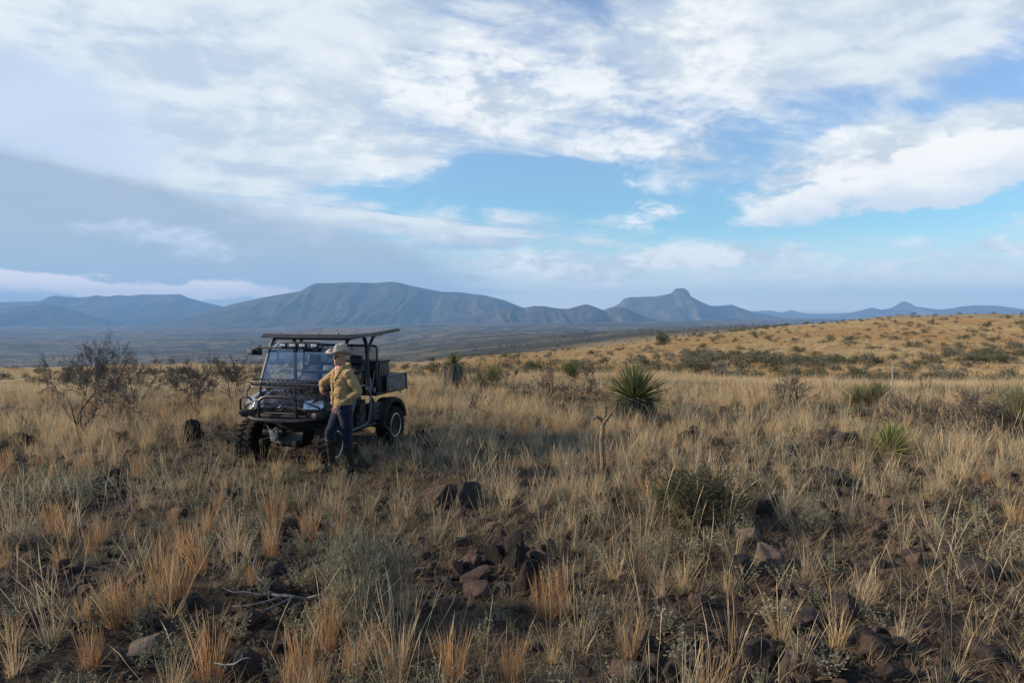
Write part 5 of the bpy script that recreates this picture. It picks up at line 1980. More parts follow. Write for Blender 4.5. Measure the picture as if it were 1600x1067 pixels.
    P('brush_guard', m, V_STEEL, sm=S30)
    m = B()
    m.tube([(1.31, -.75, .79), (1.36, -.70, .765), (1.50, -.42, .725), (1.52, -.30, .72), (1.52, .30, .72), (1.50, .42, .725), (1.36, .70, .765), (1.31, .75, .79)], .032, 10)
    m.box((1.54, 0, .715), (.03, .34, .055), bev=.008)
    P('bumper', m, V_STEEL, sm=S30)
    for s in (-1, 1):
        m = B()
        m.tube([(1.34, .765 * s, .77), (1.36, .775 * s, .90), (1.37, .77 * s, .99), (1.37, .74 * s, 1.035), (1.37, .68 * s, 1.05), (1.37, .60 * s, 1.035), (1.38, .52 * s, .99)], .017, 8)
        P('side_hoop', m, V_STEEL, sm=S30)

    # ---- front rack on legs
    m = B()
    for (z, r) in ((1.225, .014), (1.305, .011)):
        m.tube([(1.02, -.62, z), (1.30, -.62, z), (1.44, -.50, z), (1.46, -.40, z), (1.46, .40, z), (1.44, .50, z), (1.30, .62, z), (1.02, .62, z), (1.02, -.62, z)], r, 8)
    rack = P('front_rack', m, V_STEEL, sm=S30)
    for k in range(13):
        y = -.57 + .095 * k
        q = B()
        q.box((1.235, y, 1.225), (.43, .022, .010))
        P('slat', q, V_STEEL, rack)
    q = B()
    for k in range(14):
        y = -.58 + .089 * k
        q.box((1.465 - max(0, abs(y) - .42) * .85, y, 1.265), (.010, .012, .08))
        q.box((1.02, y, 1.265), (.010, .012, .08))
    for k in range(5):
        for s in (-1, 1):
            q.box((1.04 + .065 * k, .62 * s, 1.265), (.012, .010, .08))
    P('uprights', q, V_STEEL, rack)
    for y in (-.31, .31):
        q = B()
        q.box((1.475, y, 1.15), (.028, .028, .17), bev=.004)
        q.box((1.478, y, 1.075), (.04, .05, .02))
        P('rack_leg', q, V_STEEL)
    for s in (-1, 1):
        q = B()
        q.tube([(1.42, .60 * s, 1.03), (1.35, .66 * s, 1.13), (1.25, .66 * s, 1.21)], .013, 8)
        q.box((1.16, .655 * s, 1.20), (.12, .03, .05), bev=.01)
        P('rack_brace', q, V_STEEL, sm=S30)

    # ---- winch
    w = B()
    w.lathe([(.055, -.12), (.065, -.115), (.065, -.07), (.03, -.065), (.03, .065), (.065, .07), (.065, .115), (.055, .12)], 16, Matrix.Translation((1.44, -.05, .52)) @ Matrix.Rotation(R(90), 4, 'X'))
    w.box((1.44, -.22, .52), (.10, .12, .09), bev=.02)
    winch = P('winch', w, V_STEEL, sm=S30)
    w = B()
    w.box((1.515, -.05, .50), (.03, .15, .13), bev=.03)
    w.box((1.53, -.05, .43), (.025, .10, .07), bev=.02)
    P('fairlead', w, V_GREY, winch, sm=S30)
    w = B()
    w.tube([(1.54, -.05, .53), (1.56, -.03, .58), (1.55, .02, .62), (1.53, .05, .60)], .009, 6)
    w.tube([(1.53, -.16, .64), (1.545, -.12, .60), (1.54, -.06, .56)], .008, 6)
    P('hook', w, V_GREY, winch, sm=S30)

    # ---- wheels
    def tyre_mesh(Rr, wd):
        mb = B()
        prof = [(Rr - .125, -wd * .40), (Rr - .10, -wd * .47), (Rr - .05, -wd * .50), (Rr - .022, -wd * .47), (Rr - .016, -wd * .40), (Rr - .012, 0), (Rr - .016, wd * .40), (Rr - .022, wd * .47), (Rr - .05, wd * .50), (Rr - .10, wd * .47), (Rr - .125, wd * .40)]
        mb.lathe(prof, 40)
        n = 22
        for k in range(n):
            a = 2 * math.pi * k / n
            for s in (-1, 1):
                aa = a + (math.pi / n if s > 0 else 0)
                M = Matrix.Rotation(aa, 4, 'Z') @ Matrix.Translation((Rr - .006, 0, s * wd * .24)) @ Matrix.Rotation(R(24 * s), 4, 'X')
                mb.xf = M
                mb.box((0, 0, 0), (.026, .046, wd * .40))
                mb.xf = None
                M = Matrix.Rotation(aa, 4, 'Z') @ Matrix.Translation((Rr - .032, .0, s * wd * .485))
                mb.xf = M
                mb.box((0, 0, 0), (.05, .042, .020))
                mb.xf = None
        return mb.mesh('tyre', V_RUBBER, smooth=R(40))

    def rim_mesh(Rr, wd):
        mb = B()
        ri = Rr - .120
        mb.lathe([(ri - .02, -wd * .35), (ri, -wd * .38), (ri, wd * .36), (ri + .004, wd * .40), (ri - .018, wd * .42), (ri - .022, wd * .30), (ri - .03, wd * .05), (.07, 0), (.07, .0)], 36)
        return mb

    TY = tyre_mesh(.335, .27)
    for (x, s) in ((1.14, -1), (1.14, 1), (-.87, -1), (-.87, 1)):
        wr = bpy.data.objects.new('wheel', None)
        COL.objects.link(wr)
        wr.parent = root
        wr.location = (x, (.70 if x > 0 else .735) * s, .325)
        wr.rotation_euler = (R(-90 * s), 0, R(4 if x > 0 else 0))
        link(bpy.data.objects.new('tyre', TY), wr)
        mb = rim_mesh(.335, .27)
        ri = .215
        mb.cur = 0
        for k in range(6):
            a = 2 * math.pi * k / 6
            mb.xf = Matrix.Rotation(a, 4, 'Z')
            mb.prism([(.05, -.034), (ri - .02, -.022), (ri - .02, .022), (.05, .034)], .055, .085, lambda u, v, q: Vector((u, v, q)))
            mb.xf = None
        mb.lathe([(.065, .05), (.062, .10), (.03, .108)], 16)
        link(bpy.data.objects.new('rim', mb.mesh('rim', V_RIMBLACK, smooth=S30)), wr)
        mb = B()
        mb.lathe([(ri - .022, .098), (ri - .022, .112), (ri - .010, .119), (ri + .006, .113), (ri + .006, .105)], 36)
        for k in range(6):
            a = 2 * math.pi * (k + .5) / 6
            mb.xf = Matrix.Rotation(a, 4, 'Z')
            mb.box((.115, .012, .088), (.12, .010, .008))
            mb.xf = None
        link(bpy.data.objects.new('rim_edge', mb.mesh('rim_edge', V_RIM, smooth=S30)), wr)

    # ---- cab floor, side sills, door loops
    m = B()
    m.box((.35, 0, .47), (.95, 1.40, .05), bev=.01)
    m.box((.92, 0, .80), (.10, 1.30, .62), bev=.03)
    m.box((.82, 0, 1.18), (.22, 1.28, .12), bev=.04)
    P('cab_floor', m, V_PLASTIC, sm=S30)
    m = B()
    m.box((.70, 0, 1.14), (.22, 1.22, .22), Matrix.Rotation(R(20), 3, 'Y'), bev=.05)
    m.box((.62, -.30, 1.10), (.05, .42, .12), bev=.02)
    P('dashboard', m, V_PLASTIC, sm=S30)
    for s in (-1, 1):
        m = B()
        m.tube([(.88, .74 * s, .86), (.74, .77 * s, .56), (.66, .78 * s, .47), (.58, .78 * s, .455), (.12, .78 * s, .49), (.05, .78 * s, .53), (-.02, .775 * s, .70), (-.07, .77 * s, .98)], .021, 10)
        P('door_rail', m, V_FASCIA if s > 0 else V_STEEL, sm=S30)
        m = B()
        m.tube([(.60, .75 * s, .60), (.45, .77 * s, .98), (.36, .77 * s, 1.12), (.25, .77 * s, 1.16), (.12, .76 * s, 1.14)], .014, 8)
        P('grab_rail', m, V_GREY, sm=S30)
        # seat-base shoulder with moulded recess
        m = B()
        m.prism([(.06, .50), (.38, .50), (.34, .62), (.26, .70), (.24, .82), (.10, .90), (.06, .90)], .66 * s, .735 * s, lambda u, v, w: Vector((u, w, v)))
        m.prism([(.09, .54), (.30, .54), (.27, .62), (.20, .69), (.09, .76)], .735 * s, .752 * s, lambda u, v, w: Vector((u, w, v)))
        P('seat_base_panel', m, V_PLASTIC)
        # storage box behind the door opening, with raised frame and two ribs
        m = B()
        m.box((-.27, .66 * s, .64), (.44, .16, .30), bev=.02)
        P('storage_box', m, V_PLASTIC, sm=S30)
        m = B()
        yy = .748 * s
        for (c, z) in (((-.36, yy, .775), (.26, .014, .016)), ((-.36, yy, .515), (.26, .014, .016)), ((-.235, yy, .645), (.016, .014, .25)), ((-.485, yy, .645), (.016, .014, .25)), ((-.34, yy, .65), (.13, .012, .018)), ((-.36, yy, .565), (.20, .012, .022))):
            m.box(c, z, bev=.004)
        P('storage_box_frame', m, V_FASCIA)
        m = B()
        m.box((.10, .71 * s, .455), (.62, .18, .035), bev=.01)
        P('side_step', m, V_PLASTIC, sm=S30)
        # rear flare
        m = B()
        n = 13
        sec = []
        for k in range(n):
            a = R(-2 + 172 * k / (n - 1))
            ca, sa = math.cos(a), math.sin(a)
            rr, ro = .385, .445
            sec.append([(-.87 + rr * ca, .56 * s, .36 + rr * sa * 1.04), (-.87 + rr * ca, .84 * s, .36 + rr * sa * 1.04), (-.87 + ro * ca, .86 * s, .36 + ro * sa * 1.04), (-.87 + (ro + .012) * ca, .80 * s, .36 + (ro + .02) * sa * 1.04), (-.87 + ro * ca, .56 * s, .36 + ro * sa * 1.04)])
        loft(sec, 'rear_fender', V_PLASTIC)

    # ---- seats
    for y in (-.42, .0, .42):
        m = B()
        m.box((.16, y, .90), (.46, .37, .14), Matrix.Rotation(R(-5), 3, 'Y'), bev=.05)
        P('seat', m, V_SEAT, sm=S30)
        m = B()
        m.box((-.10, y, 1.20), (.12, .37, .52), Matrix.Rotation(R(-12), 3, 'Y'), bev=.05)
        for q in (-.09, .09):
            m.box((-.045, y + q, 1.20), (.012, .05, .40), Matrix.Rotation(R(-12), 3, 'Y'), bev=.005)
        P('backrest', m, V_SEAT, sm=S30)
        m = B()
        m.box((-.20, y, 1.56), (.09, .24, .16), Matrix.Rotation(R(-12), 3, 'Y'), bev=.04)
        P('headrest', m, V_SEAT, sm=S30)
    m = B()
    m.box((.12, 0, .72), (.50, 1.30, .28), bev=.03)
    P('seat_box', m, V_PLASTIC, sm=S30)
    m = B()
    ring = [(.46 + .07 * math.sin(a), .42 + .17 * math.cos(a), 1.22 + .155 * math.sin(a)) for a in [2 * math.pi * k / 24 for k in range(25)]]
    m.tube(ring, .016, 8, False)
    for k in range(3):
        a = R(90 + 120 * k)
        m.tube([(.47, .42, 1.215), (.46 + .07 * math.sin(a), .42 + .17 * math.cos(a), 1.22 + .155 * math.sin(a))], .012, 6)
    m.tube([(.47, .42, 1.215), (.72, .42, 1.05)], .022, 8)
    P('steering_wheel', m, V_PLASTIC, sm=S30)

    # ---- roll cage
    for s in (-1, 1):
        m = B()
        m.tube([(.96, .705 * s, 1.18), (.64, .705 * s, 1.86), (.56, .70 * s, 1.94), (.48, .70 * s, 1.965)], .029, 10)
        P('front_post', m, V_GREY if s < 0 else V_STEEL, sm=S30)
        m = B()
        m.tube([(-.06, .72 * s, .96), (-.05, .715 * s, 1.60), (-.04, .71 * s, 1.82), (.01, .70 * s, 1.94), (.06, .70 * s, 1.975)], .033, 10)
        P('centre_post', m, V_STEEL, sm=S30)
        m = B()
        m.tube([(-.06, .715 * s, 1.66), (-.14, .71 * s, 1.80), (-.30, .70 * s, 1.96), (-.40, .70 * s, 1.99)], .027, 10)
        m.box((-.50, .69 * s, 1.985), (.26, .05, .03), bev=.006)
        P('roof_strut', m, V_STEEL, sm=S30)
        m = B()
        m.tube([(.48, .70 * s, 1.955), (-.02, .70 * s, 1.985)], .022, 8)
        P('roof_rail', m, V_STEEL, sm=S30)
        m = B()
        m.box((-.11, .735 * s, 1.05), (.03, .03, .42), bev=.005)
        P('hip_bar', m, V_GREY, sm=S30)
        m = B()
        m.tube([(-.06, .70 * s, 1.62), (-.02, .60 * s, 1.36), (-.14, .52 * s, .98)], .010, 5, flat=.3)
        m.tube([(-.30, .73 * s, 1.38), (-.14, .74 * s, 1.02)], .009, 5)
        P('seat_belt', m, V_GREY, sm=S30)
        m = B()
        m.lathe([(.045, -.03), (.05, -.02), (.05, .02), (.03, .03)], 14, Matrix.Translation((-.02, .74 * s, 1.06)) @ Matrix.Rotation(R(90), 4, 'X'))
        m.lathe([(.04, -.03), (.05, -.02), (.05, .02), (.02, .03)], 14, Matrix.Translation((-.22, .74 * s, 1.03)) @ Matrix.Rotation(R(90), 4, 'X'))
        P('belt_reel', m, V_FASCIA, sm=S30)
    m = B()
    m.tube([(-.05, -.71, 1.36), (-.05, .71, 1.36)], .018, 8)
    m.tube([(-.02, -.70, 1.97), (-.02, .70, 1.97)], .022, 8)
    m.tube([(.49, -.70, 1.95), (.49, .70, 1.95)], .022, 8)
    P('cross_bar', m, V_STEEL, sm=S30)

    # ---- roof: ribbed sheet with edge fascia, rear half tilted up
    m = B()
    nr = 34
    V = []
    stn = [(.74, 2.025), (.40, 2.022), (.05, 2.024), (-.40, 2.048), (-1.12, 2.088)]
    for (x, z) in stn:
        for k in range(nr * 4 + 1):
            y = -.76 + 1.52 * k / (nr * 4)
            V.append((x, y, z + .006 * math.cos(2 * math.pi * k / 4)))
    W_ = nr * 4 + 1
    F = [(i * W_ + k, (i + 1) * W_ + k, (i + 1) * W_ + k + 1, i * W_ + k + 1) for i in range(len(stn) - 1) for k in range(W_ - 1)]
    m.add(V, F)
    roof = P('roof', m, V_ROOF, sm=True)
    m = B()
    pr = [(.80, 1.965), (.80, 1.977), (.745, 2.032), (.735, 2.025), (.76, 1.97)]
    m.prism(pr, -.80, .80, lambda u, v, w: Vector((u, w * (1 if v < 1.99 else .96), v)))
    P('front_fascia', m, V_STEEL, roof)
    for s in (-1, 1):
        m = B()
        m.prism([(.80, 1.965), (.20, 1.968), (-.05, 1.974), (-1.15, 2.037), (-1.18, 2.055), (-1.10, 2.096), (-.40, 2.054), (.05, 2.031), (.74, 2.032)], .762 * s, .80 * s, lambda u, v, w: Vector((u, w, v)))
        P('side_fascia', m, V_FASCIA, roof)
    m = B()
    for x in (.60, .02, -.62):
        for y in (-.55, -.2, .2, .55):
            m.lathe([(.012, 0), (.012, .012), (.004, .016)], 8, Matrix.Translation((x, y, 2.028 + max(0, -x) * .055)))
    P('roof_bolt', m, V_STEEL, roof)
    m = B()
    m.box((-.18, 0, 1.998), (1.7, 1.46, .012), Matrix.Rotation(R(2.0), 3, 'Y'))
    P('roof_liner', m, V_PLASTIC, roof)

    # ---- windscreen, light bar, lamps, mirror
    m = B()
    c0, c1 = Vector((.985, 0, 1.20)), Vector((.665, 0, 1.885))
    d = (c1 - c0)
    nrm = Vector((d.z, 0, -d.x)).normalized() * .004
    hw = .665
    V = [c0 + Vector((0, -hw, 0)) - nrm, c0 + Vector((0, hw, 0)) - nrm, c1 + Vector((0, hw, 0)) - nrm, c1 + Vector((0, -hw, 0)) - nrm]
    V += [v + 2 * nrm for v in V]
    m.add(V, [(3, 2, 1, 0), (4, 5, 6, 7), (0, 1, 5, 4), (1, 2, 6, 5), (2, 3, 7, 6), (3, 0, 4, 7)])
    P('windscreen', m, V_GLASS)
    m = B()
    m.tube([(.775, -.92, 1.80), (.775, .92, 1.80)], .017, 8)
    m.tube([(.775, -.56, 1.80), (.775, -.48, 1.865), (.775, -.44, 1.895), (.775, .28, 1.895), (.775, .32, 1.87), (.775, .40, 1.80)], .012, 8)
    m.box((.755, -.86, 1.78), (.03, .07, .12), bev=.01)
    bar = P('light_bar', m, V_STEEL, sm=S30)
    for y in (-.37, -.18, .0, .22):
        q = B()
        q.box((.785, y, 1.845), (.05, .125, .065), bev=.018)
        lp = P('lamp', q, V_PLASTIC, bar, sm=S30)
        q = B()
        q.box((.812, y, 1.845), (.006, .105, .046), bev=.003)
        for j in range(3):
            q.lathe([(.017, .0), (.014, .005)], 10, Matrix.Translation((.816, y - .034 + .034 * j, 1.845)) @ Matrix.Rotation(R(90), 4, 'Y'))
        P('lamp_lens', q, V_SILVER, lp, sm=S30)
    q = B()
    q.box((.73, -1.0, 1.725), (.15, .13, .10), bev=.025)
    q.box((.73, -.89, 1.74), (.05, .10, .14), bev=.01)
    sl = P('spot_lamp', q, V_PLASTIC, sm=S30)
    q = B()
    q.box((.808, -1.01, 1.725), (.008, .10, .075), bev=.003)
    q.box((.74, -1.068, 1.728), (.11, .008, .07), bev=.003)
    P('lamp_lens', q, V_GREY, sl, sm=S30)
    q = B()
    q.box((.60, .06, 1.775), (.03, .34, .075), bev=.012)
    P('rear_view_mirror', q, V_PLASTIC, sm=S30)
    q = B()
    q.tube([(.68, -.665, 1.73), (.66, -.60, 1.735), (.66, -.56, 1.70), (.68, -.56, 1.58), (.71, -.60, 1.53), (.73, -.665, 1.535)], .014, 8)
    P('grab_handle', q, V_GREY, sm=S30)

    # ---- screen behind the seats
    q = B()
    q.tube([(-.34, .74, 1.20), (-.36, .745, 1.74), (-.36, .72, 1.785), (-.36, .68, 1.80), (-.36, -.68, 1.80), (-.36, -.72, 1.785), (-.36, -.745, 1.74), (-.34, -.74, 1.20)], .020, 8)
    q.tube([(-.36, -.74, 1.50), (-.36, .74, 1.50)], .012, 8)
    for y in (-.24, .24):
        q.tube([(-.36, y, 1.30), (-.36, y, 1.79)], .014, 8)
    scr = P('rear_screen', q, V_STEEL, sm=S30)
    q = B()
    for k in range(-24, 50):
        for sl_ in (-1, 1):
            a0 = -.73 + .032 * k
            z0_, z1_ = 1.51, 1.785
            ya, yb = a0, a0 + sl_ * .50 * (z1_ - z0_) * 2.2
            if sl_ < 0:
                ya, yb = a0 + .5, a0 + .5 + sl_ * .50 * (z1_ - z0_) * 2.2
            # clip to the frame
            t0, t1 = 0.0, 1.0
            for (lim, sg) in ((-.73, 1), (.73, -1)):
                fa, fb = sg * (ya - lim), sg * (yb - lim)
                if fa < 0 and fb < 0:
                    t1 = -1
                elif fa < 0:
                    t0 = max(t0, fa / (fa - fb))
                elif fb < 0:
                    t1 = min(t1, fa / (fa - fb))
            if t1 - t0 > .03:
                pa = Vector((-.36, ya + (yb - ya) * t0, z0_ + (z1_ - z0_) * t0))
                pb = Vector((-.36, ya + (yb - ya) * t1, z0_ + (z1_ - z0_) * t1))
                q.tube([pa, pb], .0032, 3, False)
    P('wire_mesh', q, V_STEEL, scr)
    q = B()
    q.box((-.41, 0, 1.28), (.04, 1.44, .42), bev=.015)
    P('rear_cab_panel', q, V_PLASTIC, sm=S30)

    # ---- cargo bed
    q = B()
    q.box((-.95, 0, .93), (1.15, 1.42, .05), bev=.01)
    q.box((-.50, 0, 1.08), (.03, 1.40, .30), bev=.01)
    bed = P('cargo_bed', q, V_PLASTIC, sm=S30)
    for s in (-1, 1):
        q = B()
        q.box((-1.08, .755 * s, 1.085), (.80, .035, .30), bev=.012)
        q.box((-1.08, .765 * s, 1.235), (.84, .05, .03), bev=.008)
        q.box((-1.48, .765 * s, 1.085), (.035, .05, .31), bev=.008)
        sp = P('side_panel', q, V_FASCIA, sm=S30)
        q = B()
        q.box((-1.08, .775 * s, 1.08), (.68, .006, .235), bev=.002)
        P('sticker', q, V_DECAL, sp)
        q = B()
        q.tube([(-1.16, .77 * s, .94), (-1.16, .79 * s, .90), (-1.22, .79 * s, .89), (-1.24, .77 * s, .92)], .009, 6)
        P('latch', q, V_GREY, sp)
    q = B()
    q.box((-1.50, 0, 1.085), (.035, 1.46, .30), bev=.012)
    P('tailgate', q, V_FASCIA, sm=S30)
    q = B()
    q.box((-1.50, .60, .62), (.04, .16, .08), bev=.015)
    q.box((-1.50, -.60, .62), (.04, .16, .08), bev=.015)
    P('tail_light', q, simple_mat('red_lens', (.25, .01, .01), .2), sm=S30)
    return root, z0


VEH, VEH_Z = build_vehicle()
_M = Matrix.Translation(VEH.location) @ VEH.rotation_euler.to_matrix().to_4x4()

# a black cargo box and a soft bag carried in the bed
cb = MB()
cb.box((0, 0, .215), (.40, 1.20, .43), bev=.02)
cb.box((0, 0, .445), (.43, 1.23, .04), bev=.012)
for y in (-.4, 0, .4):
    cb.box((.205, y, .22), (.012, .06, .36), bev=.004)
o = empty('cargo_box', (0, 0, 0))
o.location = _M @ Vector((-.74, .02, .96))
o.rotation_euler = VEH.rotation_euler
c_ = MB()
c_.box((0, 0, .26), (.40, 1.34, .52), bev=.02)
c_.build('body', V_PLASTIC, o, smooth=R(30))
c_ = MB()
c_.box((0, 0, .545), (.43, 1.38, .045), bev=.012)
c_.build('lid', V_PLASTIC, o, smooth=R(30))
for y in (-.35, .35):
    c_ = MB()
    c_.box((.215, y, .50), (.02, .09, .07), bev=.006)
    c_.build('latch', V_STEEL, o, smooth=R(30))
setp(o, 'black lidded cargo box standing in the bed behind the seats', 'box')
bm_ = bmesh.new()
bmesh.ops.create_icosphere(bm_, subdivisions=3, radius=.17)
for v in bm_.verts:
    v.co.z *= .85
    v.co += v.normal * .03 * float(vnoise(v.co.x * 9 + v.co.z * 5, v.co.y * 9))
cb = MB()
cb.bm(bm_, Matrix.Translation((0, 0, .14)))
o = cb.build('bag', V_SEAT, None, smooth=True)
o.location = _M @ Vector((-1.12, .50, .955))
setp(o, 'black stuffed bag behind the cargo box at the bed side', 'bag')
# ------------------------------------------------------------------ the man
def fuse(mbs, name, voxel, mat, parent, smooth_it=4, disp=None, attrs=False):
    """closed shapes grown together into one continuous surface"""
    me = mbs.mesh(name + '_raw', None)
    tmp = bpy.data.objects.new(name + '_raw', me)
    COL.objects.link(tmp)
    rm = tmp.modifiers.new('r', 'REMESH')
    rm.mode = 'VOXEL'
    rm.voxel_size = voxel
    rm.adaptivity = 0.0
    sm = tmp.modifiers.new('s', 'SMOOTH')
    sm.factor = .5
    sm.iterations = smooth_it
    bpy.context.view_layer.update()
    dg = bpy.context.evaluated_depsgraph_get()
    out = bpy.data.meshes.new_from_object(tmp.evaluated_get(dg))
    out.name = name
    bpy.data.objects.remove(tmp)
    n = len(out.vertices)
    if disp:
        co = np.empty(n * 3)
        out.vertices.foreach_get('co', co)
        nr = np.empty(n * 3)
        out.vertices.foreach_get('normal', nr)
        co, nr = co.reshape(-1, 3), nr.reshape(-1, 3)
        co = co + nr * disp(co)[:, None]
        out.vertices.foreach_set('co', co.ravel())
    out.materials.clear()
    out.materials.append(mat)
    out.polygons.foreach_set('use_smooth', [True] * len(out.polygons))
    out.update()
    return link(bpy.data.objects.new(name, out), parent)


def ell(mb, c, r, rot=None, sub=3):
    bm = bmesh.new()
    bmesh.ops.create_icosphere(bm, subdivisions=sub, radius=1.0)
    M = Matrix.Translation(c) @ (rot.to_4x4() if rot is not None else Matrix()) @ Matrix.Diagonal((*r, 1))
    mb.bm(bm, M)


def limb(mb, pts, rad, n=14):
    """rounded limb: tapering tube with ball ends"""
    mb.tube(pts, rad, n)
    for p, r in ((pts[0], rad[0]), (pts[-1], rad[-1])):
        ell(mb, p, (r, r, r), None, 2)


def cloth_mat(name, c1, c2, weave=240, rough=.9, bump=.5):
    m, T, b = new_mat(name, rough)
    b.inputs['Specular IOR Level'].default_value = 0.15
    b.inputs['Sheen Weight'].default_value = 0.15
    pos = T.new('ShaderNodeTexCoord').outputs['Object']
    n1 = T.noise(pos, 7, 6, .6)
    n2 = T.noise(pos, weave, 3, .6)
    T.l.new(T.mix(T.smooth(n1, .35, .65), c1, c2), b.inputs['Base Color'])
    bp = T.new('ShaderNodeBump')
    bp.inputs['Strength'].default_value = bump
    bp.inputs['Distance'].default_value = 0.02
    n3 = T.noise(pos, 16, 5, .55, 1.2)
    T.l.new(T.m('ADD', n3, T.m('MULTIPLY', n2, .08)), bp.inputs['Height'])
    T.l.new(bp.outputs[0], b.inputs['Normal'])
    return m


SKIN = cloth_mat('skin', (0.36, 0.19, 0.135), (0.44, 0.25, 0.18), 400, .55, .08)
JACKET = cloth_mat('canvas_jacket', (0.275, 0.190, 0.085), (0.345, 0.245, 0.115), 300, .9, .45)
JACKET2 = cloth_mat('canvas_jacket_seam', (0.235, 0.16, 0.07), (0.29, 0.20, 0.09), 300, .9, .3)
SHIRT = cloth_mat('pink_shirt', (0.55, 0.32, 0.28), (0.62, 0.40, 0.36))
DENIM = cloth_mat('denim', (0.005, 0.009, 0.025), (0.010, 0.017, 0.042), 350, .9, .5)
BOOT = simple_mat('boot_leather', (0.012, 0.009, 0.007), .5, 0, .4, .25, bump=.2)
FELT = cloth_mat('felt_hat', (0.33, 0.295, 0.25), (0.40, 0.36, 0.31), 300, .95, .1)
HATBAND = cloth_mat('hat_band', (0.30, 0.25, 0.20), (0.36, 0.30, 0.25))
HAIR = cloth_mat('grey_hair', (0.20, 0.17, 0.14), (0.32, 0.28, 0.24), 200)
SHADES = simple_mat('dark_sunglasses', (0.006, 0.006, 0.006), .12, 0, .6)
BUTTON = simple_mat('button_metal', (0.45, 0.38, 0.25), .35, .8)


def build_person():
    px0, py0 = PERSON_XY
    z0 = gz(px0, py0)
    root = empty('person', (px0, py0, z0))
    setp(root, 'man in tan jacket, jeans, boots and cowboy hat leaning on the vehicle front rack', 'person')
    # x to the right of the photograph, y away from the viewer, z up; he faces left and towards the viewer
    Fd = Vector((-.80, -.60, 0)).normalized()          # chest direction
    Sd = Vector((-Fd.y, Fd.x, 0)) * 1                  # to his left
    Sd = Vector((.60, -.80, 0)).normalized() * 1.0
    up = Vector((0, 0, 1))
    rotF = Matrix((Fd, Sd, up)).transposed()           # columns: forward, left, up
    L_ = lambda f, l, z: Fd * f + Sd * l + up * z + Vector((BX, 0, 0))
    BX = 0.05
    # joints
    pelvis = L_(0, 0, .98)
    chest = L_(.02, 0, 1.38)
    neck = L_(.0, 0, 1.60)
    headc = L_(.035, 0, 1.765)
    shR, shL = L_(.01, -.185, 1.525), L_(-.01, .185, 1.535)
    elR = Vector((-.27, .20, 1.375))
    wrR = Vector((-.345, .28, 1.335))
    elL = L_(-.12, .285, 1.255)
    wrL = Vector((.045, -.15, 1.075))
    hipR, hipL = L_(0, -.095, .95), L_(0, .095, .95)
    knR, knL = Vector((-.125, -.09, .625)), Vector((.115, .0, .53))
    anR, anL = Vector((-.125, .0, .12)), Vector((.155, .08, .10))
    toeR, toeL = anR + Vector((-.10, -.17, -.045)), anL + Vector((-.05, -.17, -.045))

    def hand(mb, w, d, palmn, curl, s=1.0, right=True):
        """palm and five bent fingers; d = direction of the fingers, palmn = out of the back of the hand"""
        d = d.normalized()
        nrm = (palmn - d * palmn.dot(d)).normalized()
        sd_ = d.cross(nrm)
        M3 = Matrix((d, sd_, nrm)).transposed()
        ell(mb, w + d * .055 * s, (.058 * s, .043 * s, .019 * s), M3, 3)
        limb(mb, [w - d * .03, w + d * .02], [.026 * s, .028 * s])
        for k, (off, ln) in enumerate(((-.033, .068), (-.011, .080), (.011, .076), (.031, .060))):
            b0 = w + d * .09 * s + sd_ * off * s * 1.06
            a = b0
            dd = d + sd_ * off * 3
            pts = [w + d * .05 * s + sd_ * off * .8 * s, a]
            for j, fr in enumerate((.44, .32, .24)):
                dd = (dd - nrm * curl * (.35 + .4 * j)).normalized()
                a = a + dd * ln * fr * s
                pts.append(a)
            limb(mb, pts, [.010 * s, .0098 * s, .009 * s, .0083 * s, .0075 * s], 8)
        t0 = w + d * .025 * s + sd_ * (-.034 if right else .034) * s
        sg = -1 if right else 1
        pts = [w + d * .02 * s + sd_ * sg * .015 * s, t0 + sd_ * sg * .012 * s, t0 + d * .035 * s + sd_ * sg * .026 * s - nrm * .008 * s, t0 + d * .062 * s + sd_ * sg * .026 * s - nrm * .016 * s]
        limb(mb, pts, [.014 * s, .0125 * s, .011 * s, .009 * s], 8)

    # ---- body (one surface): head with face, neck, trunk, limbs, hands
    b = MB()
    hd = Matrix.Rotation(R(12), 3, 'Z') @ rotF
    H = lambda f, l, z: headc + hd @ Vector((f, l, z))
    ell(b, H(-.005, 0, .02), (.098, .077, .118), hd, 4)              # skull
    ell(b, H(.035, 0, -.055), (.060, .058, .072), hd, 3)             # jaw
    ell(b, H(.075, 0, -.098), (.024, .030, .020), hd, 3)             # chin
    ell(b, H(.072, 0, .030), (.024, .055, .016), hd, 3)              # brow
    limb(b, [H(.090, 0, .018), H(.112, 0, -.022)], [.009, .013], 10)  # nose
    for s in (-1, 1):
        ell(b, H(.100, .011 * s, -.026), (.010, .009, .008), hd, 2)
        ell(b, H(.068, .040 * s, -.018), (.022, .022, .020), hd, 3)  # cheek
        ell(b, H(-.012, .080 * s, -.012), (.020, .010, .032), hd, 3)  # ear
        ell(b, H(.084, .030 * s, .008), (.011, .014, .010), hd, 2)   # eye
    ell(b, H(.092, 0, -.058), (.010, .025, .006), hd, 2)             # lips
    ell(b, H(.089, 0, -.068), (.010, .022, .007), hd, 2)
    limb(b, [headc + Fd * -.02 - up * .06, neck - up * .04], [.056, .064])
    ell(b, chest, (.115, .17, .22), rotF, 3)
    ell(b, L_(0, 0, 1.15), (.105, .155, .16), rotF, 3)
    ell(b, pelvis, (.11, .16, .13), rotF, 3)
    for (sh, el_, wr) in ((shR, elR, wrR), (shL, elL, wrL)):
        limb(b, [L_(0, 0, 1.47), sh, sh.lerp(el_, .5), el_], [.06, .055, .046, .040])
        limb(b, [el_, el_.lerp(wr, .35), wr], [.040, .040, .026])
